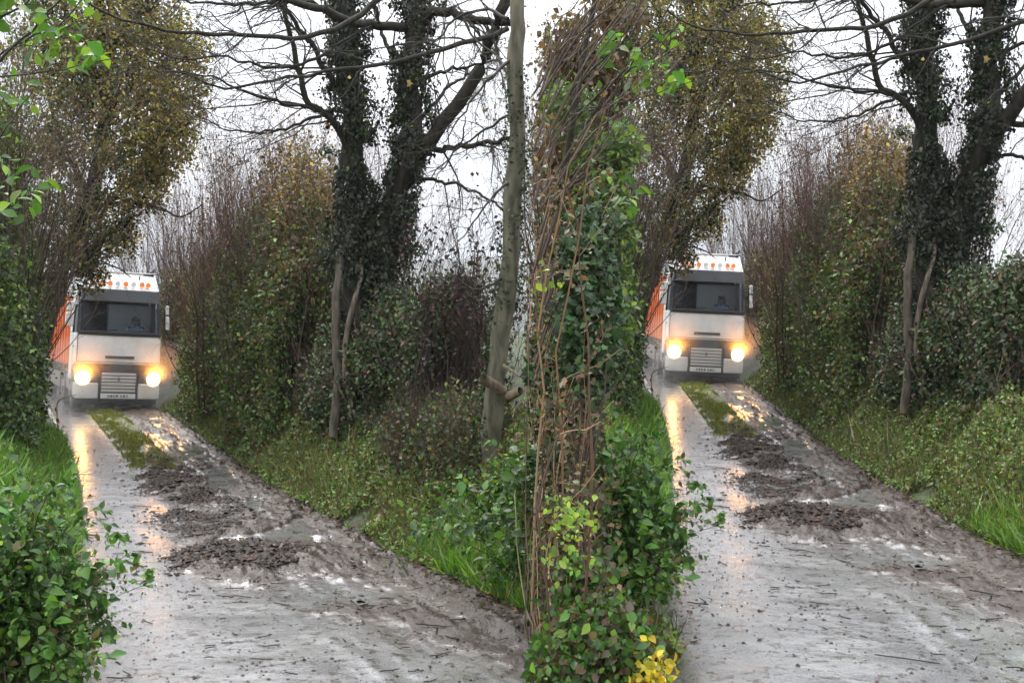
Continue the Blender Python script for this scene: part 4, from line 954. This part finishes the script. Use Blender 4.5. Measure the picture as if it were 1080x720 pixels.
def lorry():
    root = empty('lorry', (0, 0, 0), 'white lorry with an orange trailer and lit headlights coming down the left lane', 'lorry', 'white lorries')
    def part(name, m, fn, bevel=0, seg=2, parent=root, label=None):
        bm = B(); fn(bm); o = bobj(name, bm, m, parent, bevel, seg)
        if label: o['label'] = label
        return o
    # lower cab : front panel, sides, back; y grows towards the rear
    def lower(bm):
        box(bm, -1.22, 1.22, .02, .14, 1.42, 2.34)            # front panel
        prism(bm, [(.1, 1.42), (.1, 2.34), (2.25, 2.34), (2.25, .9), (1.5, .9), (1.3, 1.3), (.6, 1.42)], -1.24, -1.17)
        prism(bm, [(.1, 1.42), (.1, 2.34), (2.25, 2.34), (2.25, .9), (1.5, .9), (1.3, 1.3), (.6, 1.42)], 1.17, 1.24)
        box(bm, -1.17, 1.17, 2.18, 2.25, .9, 3.75)
        box(bm, -1.17, 1.17, .14, 2.18, 1.42, 1.5)
    cab = part('cab', M_WHITE, lower, .03)
    def upper(bm):
        for s in (-1, 1):                                      # pillars, side above doors
            a, b = sorted((s * 1.24, s * 1.15))
            hexa(bm, [(a, .06, 2.34), (b, .06, 2.34), (b, .22, 2.34), (a, .22, 2.34), (a, .30, 3.3), (b, .30, 3.3), (b, .46, 3.3), (a, .46, 3.3)])
            box(bm, a, b, 1.15, 2.22, 2.34, 3.3); box(bm, a, b, .3, 2.22, 3.3, 3.72)
    for a, b in ((-1.23, -1.13), (1.13, 1.23)):
        part('cab_pillar', M_BLACKP, lambda bm, a=a, b=b: hexa(bm, [(a, .045, 2.34), (b, .045, 2.34), (b, .2, 2.34), (a, .2, 2.34), (a, .285, 3.3), (b, .285, 3.3), (b, .45, 3.3), (a, .45, 3.3)]), .015, parent=cab)
    for a, b in ((-1.24, -1.17), (1.17, 1.24)):
        part('cab_side', M_WHITE, lambda bm, a=a, b=b: box(bm, a, b, 1.15, 2.16, 2.345, 3.7), .01, parent=cab)
    # windscreen, side glass
    part('windscreen', M_GLASS, lambda bm: hexa(bm, [(-1.13, .06, 2.36), (1.13, .06, 2.36), (1.13, .085, 2.36), (-1.13, .085, 2.36), (-1.13, .30, 3.3), (1.13, .30, 3.3), (1.13, .325, 3.3), (-1.13, .325, 3.3)]))
    part('side_window', M_GLASS, lambda bm: hexa(bm, [(-1.225, .25, 2.36), (-1.2, .25, 2.36), (-1.2, 1.14, 2.36), (-1.225, 1.14, 2.36), (-1.225, .48, 3.2), (-1.2, .48, 3.2), (-1.2, 1.14, 3.2), (-1.225, 1.14, 3.2)]))
    part('side_window', M_GLASS, lambda bm: hexa(bm, [(1.2, .25, 2.36), (1.225, .25, 2.36), (1.225, 1.14, 2.36), (1.2, 1.14, 2.36), (1.2, .48, 3.2), (1.225, .48, 3.2), (1.225, 1.14, 3.2), (1.2, 1.14, 3.2)]))
    part('sill_trim', M_BLACKP, lambda bm: box(bm, -1.2, 1.2, -.01, .07, 2.28, 2.40), .02)
    vis = part('sun_visor', M_DARKG, lambda bm: hexa(bm, [(-1.21, .1, 3.3), (1.21, .1, 3.3), (1.21, .40, 3.36), (-1.21, .40, 3.36), (-1.17, .2, 3.68), (1.17, .2, 3.68), (1.17, .5, 3.7), (-1.17, .5, 3.7)]), .02)
    # roof and wind deflector
    roof = part('roof', M_WHITE, lambda bm: hexa(bm, [(-1.2, .22, 3.66), (1.2, .22, 3.66), (1.22, 2.2, 3.66), (-1.22, 2.2, 3.66), (-1.08, .85, 4.22), (1.12, .85, 4.22), (1.18, 2.2, 4.30), (-1.16, 2.2, 4.30)]), .06, 3)
    part('roof_rail', M_WHITE, lambda bm: box(bm, -1.02, 1.06, .80, .86, 4.2, 4.26), .01, parent=roof)
    for x in (-.86, -.62, -.36, -.12, .12, .36, .62, .82):
        def lampf(bm, x=x): cyl(bm, (x, .30, 3.86), .075, .09, 'Y', 16)
        l_ = part('marker_light', M_MARK if x not in (-.12, .36) else M_PLATE, lampf, 0, parent=roof)
    for x in (-.62, .58): part('roof_aerial', M_BLACKP, lambda bm, x=x: box(bm, x - .02, x + .02, .55, .6, 4.02, 4.14), .006, parent=roof)
    part('air_horn', M_BLACKP, lambda bm: (cyl(bm, (.88, .8, 4.2), .03, .3, 'X', 10), cyl(bm, (1.02, .8, 4.2), .05, .08, 'X', 10)), 0, parent=roof)
    # front panel details
    for x in (-1.205, 1.205): part('corner_trim', M_DARKG, lambda bm, x=x: box(bm, x - .006, x + .006, -.004, .05, 1.45, 2.3), 0)
    for s in (-1, 1): part('indicator', M_MARK, lambda bm, s=s: box(bm, *sorted((s * 1.1, s * 1.2)), -.01, .05, 1.32, 1.40), .01)
    part('door_seam', M_DARKG, lambda bm: (box(bm, -1.246, -1.238, 1.16, 1.175, 1.0, 2.34), box(bm, -1.246, -1.238, .42, 1.16, 1.46, 1.475)), 0, parent=cab)
    part('panel_slot', M_BLACKP, lambda bm: box(bm, -.42, .42, -.005, .03, 1.60, 1.68), .012)
    part('panel_seam', M_DARKG, lambda bm: box(bm, -1.2, 1.2, .005, .02, 1.485, 1.497), 0)
    part('dark_band', M_BLACKP, lambda bm: hexa(bm, [(-.72, .0, 1.18), (.72, .0, 1.18), (.72, .16, 1.18), (-.72, .16, 1.18), (-1.1, .0, 1.43), (1.1, .0, 1.43), (1.1, .16, 1.43), (-1.1, .16, 1.43)]), .01)
    gr_ = part('grille', M_BLACKP, lambda bm: box(bm, -.52, .52, .02, .16, .56, 1.2), .02)
    def slats(bm):
        for k in range(6):
            z = .60 + k * .1
            box(bm, -.49, .49, -.02, .03, z, z + .07)
    part('grille_slat', M_GRILLE, slats, .008, parent=gr_)
    part('grille_emblem', M_STEEL, lambda bm: hexa(bm, [(-.05, -.03, .98), (0, -.03, .90), (.05, -.03, .98), (0, -.03, 1.06), (-.05, -.01, .98), (0, -.01, .90), (.05, -.01, .98), (0, -.01, 1.06)]), 0, parent=gr_)
    # bumper and lamp housings
    for s in (-1, 1):
        a, b = sorted((s * 1.23, s * .56))
        part('bumper_corner', M_WHITE, lambda bm, a=a, b=b: box(bm, a, b, .02, .75, .38, .86), .05, 3)
        hs_ = part('lamp_housing', M_DARKG, lambda bm, a=a, b=b: box(bm, a, b, .04, .7, .86, 1.42), .04, 3)
        x = s * 1.02
        part('headlight', M_LAMP, lambda bm, x=x: (cyl(bm, (x - .0, .03, 1.0), .22, .06, 'Y', 28, .2)), 0)
        part('step', M_BLACKP, lambda bm, s=s: (box(bm, *sorted((s * 1.2, s * 1.0)), .75, 1.45, .4, .5), box(bm, *sorted((s * 1.2, s * 1.0)), .78, 1.45, .75, .84), box(bm, *sorted((s * 1.17, s * 1.0)), .76, 1.42, .38, 1.42)), .01)
        mw_ = 1.57 if s < 0 else 1.45
        mr = part('mirror', M_WHITE, lambda bm, s=s: (box(bm, *sorted((s * 1.34, s * mw_)), -.02, .16, 2.98, 3.26), box(bm, *sorted((s * 1.34, s * mw_)), -.02, .16, 2.52, 2.94)), .03, 3)
        part('mirror_arm', M_BLACKP, lambda bm, s=s: (box(bm, *sorted((s * 1.2, s * 1.38)), .06, .12, 3.12, 3.17), box(bm, *sorted((s * 1.29, s * 1.35)), .065, .13, 2.34, 3.14)), .01, parent=mr)
    part('bumper_middle', M_DARKG, lambda bm: box(bm, -.58, .58, .03, .5, .3, .57), .03)
    pl_ = part('number_plate', M_PLATE, lambda bm: box(bm, -.5, .5, -.02, .03, .40, .55), .008)
    # blurred characters on the plate
    def chars(bm):
        for k, x in enumerate((-.27, -.19, -.11, -.03, .09, .17, .25)):
            box(bm, x - .025, x + .025, -.026, -.018, .44, .455 + .05 * (k % 2)); box(bm, x - .025, x - .01, -.026, -.018, .44, .515); box(bm, x + .01, x + .025, -.026, -.018, .46, .515)
    part('plate_lettering', M_DARKG, chars, 0, parent=pl_)
    part('underride_bar', M_BLACKP, lambda bm: box(bm, -1.15, 1.15, .1, .3, .22, .36), .02)
    for s in (-1,):
        part('door_handle', M_BLACKP, lambda bm: box(bm, -1.265, -1.235, .75, .9, 1.9, 1.95), .006, parent=cab)
    part('wiper', M_BLACKP, lambda bm: (hexa(bm, [(-.9, .04, 2.41), (-.88, .04, 2.38), (-.1, .055, 2.44), (-.1, .055, 2.47), (-.9, .06, 2.41), (-.88, .06, 2.38), (-.1, .075, 2.44), (-.1, .075, 2.47)]), hexa(bm, [(.1, .04, 2.41), (.12, .04, 2.38), (.9, .055, 2.44), (.9, .055, 2.47), (.1, .06, 2.41), (.12, .06, 2.38), (.9, .075, 2.44), (.9, .075, 2.47)])), 0)
    CAB_SHAPE[0] = False
    # interior
    part('dashboard', M_INT, lambda bm: box(bm, -1.12, 1.12, .3, .75, 2.1, 2.38), .04)
    part('cab_lining', M_CURT, lambda bm: box(bm, -.18, 1.1, 1.72, 1.8, 1.55, 3.28), .02)
    part('cab_curtain', M_INT, lambda bm: box(bm, -1.12, -.2, 1.75, 1.9, 1.55, 3.3), .03)
    for x in (-.65, .62):
        part('seat', M_INT, lambda bm, x=x: (box(bm, x - .27, x + .27, .95, 1.45, 1.75, 1.95), box(bm, x - .26, x + .26, 1.4, 1.55, 1.9, 2.6), box(bm, x - .14, x + .14, 1.4, 1.5, 2.62, 2.85)), .04)
    sw = part('steering_wheel', M_BLACKP, lambda bm: bmesh.ops.create_circle(bm, cap_ends=True, radius=.01, segments=8, matrix=Matrix.Translation((.62, .8, 2.3))))
    # chassis and wheels
    part('chassis', M_STEEL, lambda bm: (box(bm, -.45, -.3, .5, 6.2, .75, 1.0), box(bm, .3, .45, .5, 6.2, .75, 1.0), box(bm, -.6, .6, 3.9, 4.8, 1.0, 1.14)), .01)
    part('fuel_tank', M_STEEL, lambda bm: (box(bm, -1.18, -.55, 2.4, 3.6, .5, 1.05), box(bm, .55, 1.18, 2.4, 3.6, .5, 1.05)), .1, 3)
    def wheel(x, y, s):
        ty = part('wheel', M_RUBBER, lambda bm: cyl(bm, (x, y, .5), .5, .3, 'X', 32), .03)
        part('rim', M_STEEL, lambda bm: (cyl(bm, (x + s * .13, y, .5), .30, .06, 'X', 24), cyl(bm, (x + s * .17, y, .5), .13, .08, 'X', 16)), .01, parent=ty)
    for s in (-1, 1):
        wheel(s * 1.05, 1.42, s); wheel(s * 1.03, 4.35, s)
        part('mudguard', M_BLACKP, lambda bm, s=s: prism(bm, [(.82, .75), (.95, 1.06), (1.2, 1.2), (1.65, 1.2), (1.92, 1.06), (2.02, .75), (1.97, .75), (1.86, 1.0), (1.62, 1.13), (1.22, 1.13), (1.0, 1.0), (.87, .75)], s * 1.23, s * .88))
        part('rear_mudguard', M_BLACKP, lambda bm, s=s: prism(bm, [(3.76, .9), (3.9, 1.06), (4.8, 1.06), (4.94, .9), (4.9, .86), (4.78, 1.02), (3.92, 1.02), (3.8, .86)], s * 1.2, s * .85))
    # orange trailer
    tr = part('trailer', M_ORANGE, lambda bm: box(bm, -1.26, 1.26, 3.0, 15.5, 1.32, 3.42), .04)
    def ribs(bm):
        for k in range(14):
            y = 3.15 + k * .93
            for s in (-1, 1): box(bm, *sorted((s * 1.26, s * 1.31)), y, y + .09, 1.35, 3.40)
        for s in (-1, 1): box(bm, *sorted((s * 1.24, s * 1.33)), 2.98, 15.52, 3.38, 3.50)
    part('trailer_rib', M_ORANGE, ribs, 0, parent=tr)
    part('trailer_sheet', M_DARKG, lambda bm: prism(bm, [(3.02, 3.5), (3.4, 3.58), (15.1, 3.58), (15.48, 3.5)], -1.22, 1.22), 0, parent=tr)
    part('trailer_chassis', M_STEEL, lambda bm: (box(bm, -.5, .5, 3.6, 15.3, 1.1, 1.31), box(bm, -1.2, -1.14, 5.6, 9.6, .5, 1.0), box(bm, 1.14, 1.2, 5.6, 9.6, .5, 1.0)), .01, parent=tr)
    for s in (-1, 1):
        for y in (10.9, 12.2, 13.5): wheel(s * 1.03, y, s)
    # real lamp light
    for x in (-1.02, 1.02):
        ld = bpy.data.lights.new('headlight_beam', 'SPOT'); ld.energy = 210; ld.color = (1, .38, .06); ld.spot_size = math.radians(98); ld.spot_blend = 1; ld.shadow_soft_size = .12
        lo = bpy.data.objects.new('headlight_beam', ld); col.objects.link(lo); lo.parent = root; lo.location = (x, -.06, 1.0); lo.rotation_euler = (math.radians(86), 0, PI)
        lo.rotation_euler = (Vector((0, -1, .8)).to_track_quat('-Z', 'Y')).to_euler()
    return root
CAB_SHAPE[0] = True
lor = lorry()
YAW = math.radians(25.5)
CAB_SHAPE[0] = False; lx, ly = -11.86, 35.6
lor.location = (lx, ly, .0); lor.rotation_euler = (math.radians(0), math.radians(2.6), YAW)

# the person behind the windscreen
def person(loc_root):
    root = empty('person', (0, 0, 0), 'person in a dark cap behind the windscreen of the left lane lorry', 'person', 'people in the lorry cabs')
    me = bpy.data.meshes.new('body')
    V = [(0, 0, .05), (0, .02, .25), (0, .02, .45), (0, .0, .56), (0, -.03, .64), (0, -.04, .74), (.19, 0, .47), (.25, -.12, .25), (.18, -.38, .28), (-.19, 0, .47), (-.25, -.12, .25), (-.18, -.38, .28), (.11, -.25, .03), (.12, -.45, .0), (.12, -.5, -.4), (-.11, -.25, .03), (-.12, -.45, .0), (-.12, -.5, -.4)]
    E = [(0, 1), (1, 2), (2, 3), (3, 4), (4, 5), (2, 6), (6, 7), (7, 8), (2, 9), (9, 10), (10, 11), (0, 12), (12, 13), (13, 14), (0, 15), (15, 16), (16, 17)]
    R = [.17, .16, .17, .07, .09, .08, .085, .06, .04, .085, .06, .04, .1, .08, .05, .1, .08, .05]
    me.from_pydata(V, E, []); o = bpy.data.objects.new('body', me); col.objects.link(o)
    sk = o.modifiers.new('skin', 'SKIN'); 
    lay = me.skin_vertices[0] if me.skin_vertices else None
    if lay is None:
        bpy.context.view_layer.update(); lay = me.skin_vertices[0] if me.skin_vertices else None
    if lay:
        for i_, r_ in enumerate(R): lay.data[i_].radius = (r_, r_)
        lay.data[0].use_root = True
    sb = o.modifiers.new('sub', 'SUBSURF'); sb.levels = 1; sb.render_levels = 1
    me.materials.append(M_SHIRT); o.parent = root
    bm = B(); bmesh.ops.create_uvsphere(bm, u_segments=16, v_segments=10, radius=.1, matrix=Matrix.Translation((0, -.05, .72)) @ Matrix.Diagonal((.85, 1, 1.2, 1)))
    bmesh.ops.create_cone(bm, cap_ends=True, segments=6, radius1=.02, radius2=.005, depth=.04, matrix=Matrix.Translation((0, -.155, .71)) @ Matrix.Rotation(PI / 2, 4, 'X'))
    h = bobj('head', bm, M_SKIN, root)
    bm = B(); bmesh.ops.create_uvsphere(bm, u_segments=16, v_segments=10, radius=.125, matrix=Matrix.Translation((0, -.04, .80)) @ Matrix.Diagonal((.95, 1.1, .75, 1)))
    box(bm, -.09, .09, -.26, -.1, .76, .78); bobj('cap', bm, M_CAP, root)
    return root
pr = person(lor)
ml = Matrix.LocRotScale(lor.location, lor.rotation_euler, None)
pr.matrix_world = ml @ Matrix.Translation((.55, 1.1, 2.02))
bpy.context.view_layer.update()
to_right(lor, 'white lorry with an orange trailer and lit headlights coming down the right lane')
to_right(pr, 'person in a dark cap behind the windscreen of the right lane lorry')

M_GLOW = bpy.data.materials.new('added_glow_haze'); M_GLOW.use_nodes = True; st_ = M_GLOW.node_tree; st_.nodes.clear()  # scattering volume added round each headlamp to give it a glow halo
s_o = N(st_, 'ShaderNodeOutputMaterial'); s_v = N(st_, 'ShaderNodeVolumePrincipled'); s_v.inputs['Color'].default_value = (1, .97, .93, 1); s_v.inputs['Density'].default_value = .035; s_v.inputs['Anisotropy'].default_value = .3
st_.links.new(s_v.outputs[0], s_o.inputs['Volume'])
def added_glow(dens, R_, x, where):
    m_ = M_GLOW.copy(); m_.node_tree.nodes['Principled Volume'].inputs['Density'].default_value = dens
    bm = B(); bmesh.ops.create_uvsphere(bm, u_segments=32, v_segments=16, radius=1, matrix=Matrix.Diagonal((R_ * 1.1, R_, R_, 1)))
    o = bobj('added_glow', bm, m_, None); tag(o, where + ' the left lorry', kind='stuff'); o.matrix_world = ml @ Matrix.Translation((x, -.12, 1.0)); bpy.context.view_layer.update()
    c_ = o.copy(); col.objects.link(c_); c_.matrix_world = MR @ o.matrix_world; c_['label'] = where + ' the right lorry'
for x_, w_ in ((-1.02, 'fine orange-lit haze added as a glow round the lamp on the trailer side of'), (1.02, 'fine orange-lit haze added as a glow round the lamp on the verge side of')):
    added_glow(.22, .5, x_, w_); added_glow(.10, 1.3, x_, w_.replace('fine', 'thin outer')); 

# ================================================================== HAZE
hm = bpy.data.materials.new('misty_air'); hm.use_nodes = True; ht = hm.node_tree; ht.nodes.clear()
ho = N(ht, 'ShaderNodeOutputMaterial'); hv = N(ht, 'ShaderNodeVolumePrincipled'); hv.inputs['Color'].default_value = (.93, .95, 1, 1); hv.inputs['Density'].default_value = .0003; hv.inputs['Anisotropy'].default_value = .35
ht.links.new(hv.outputs[0], ho.inputs['Volume'])
bm = B(); box(bm, -1180, 1180, -480, 1680, -8, 130); hz = bobj('haze', bm, hm, None); tag(hz, 'thin mist in the damp air', kind='stuff')
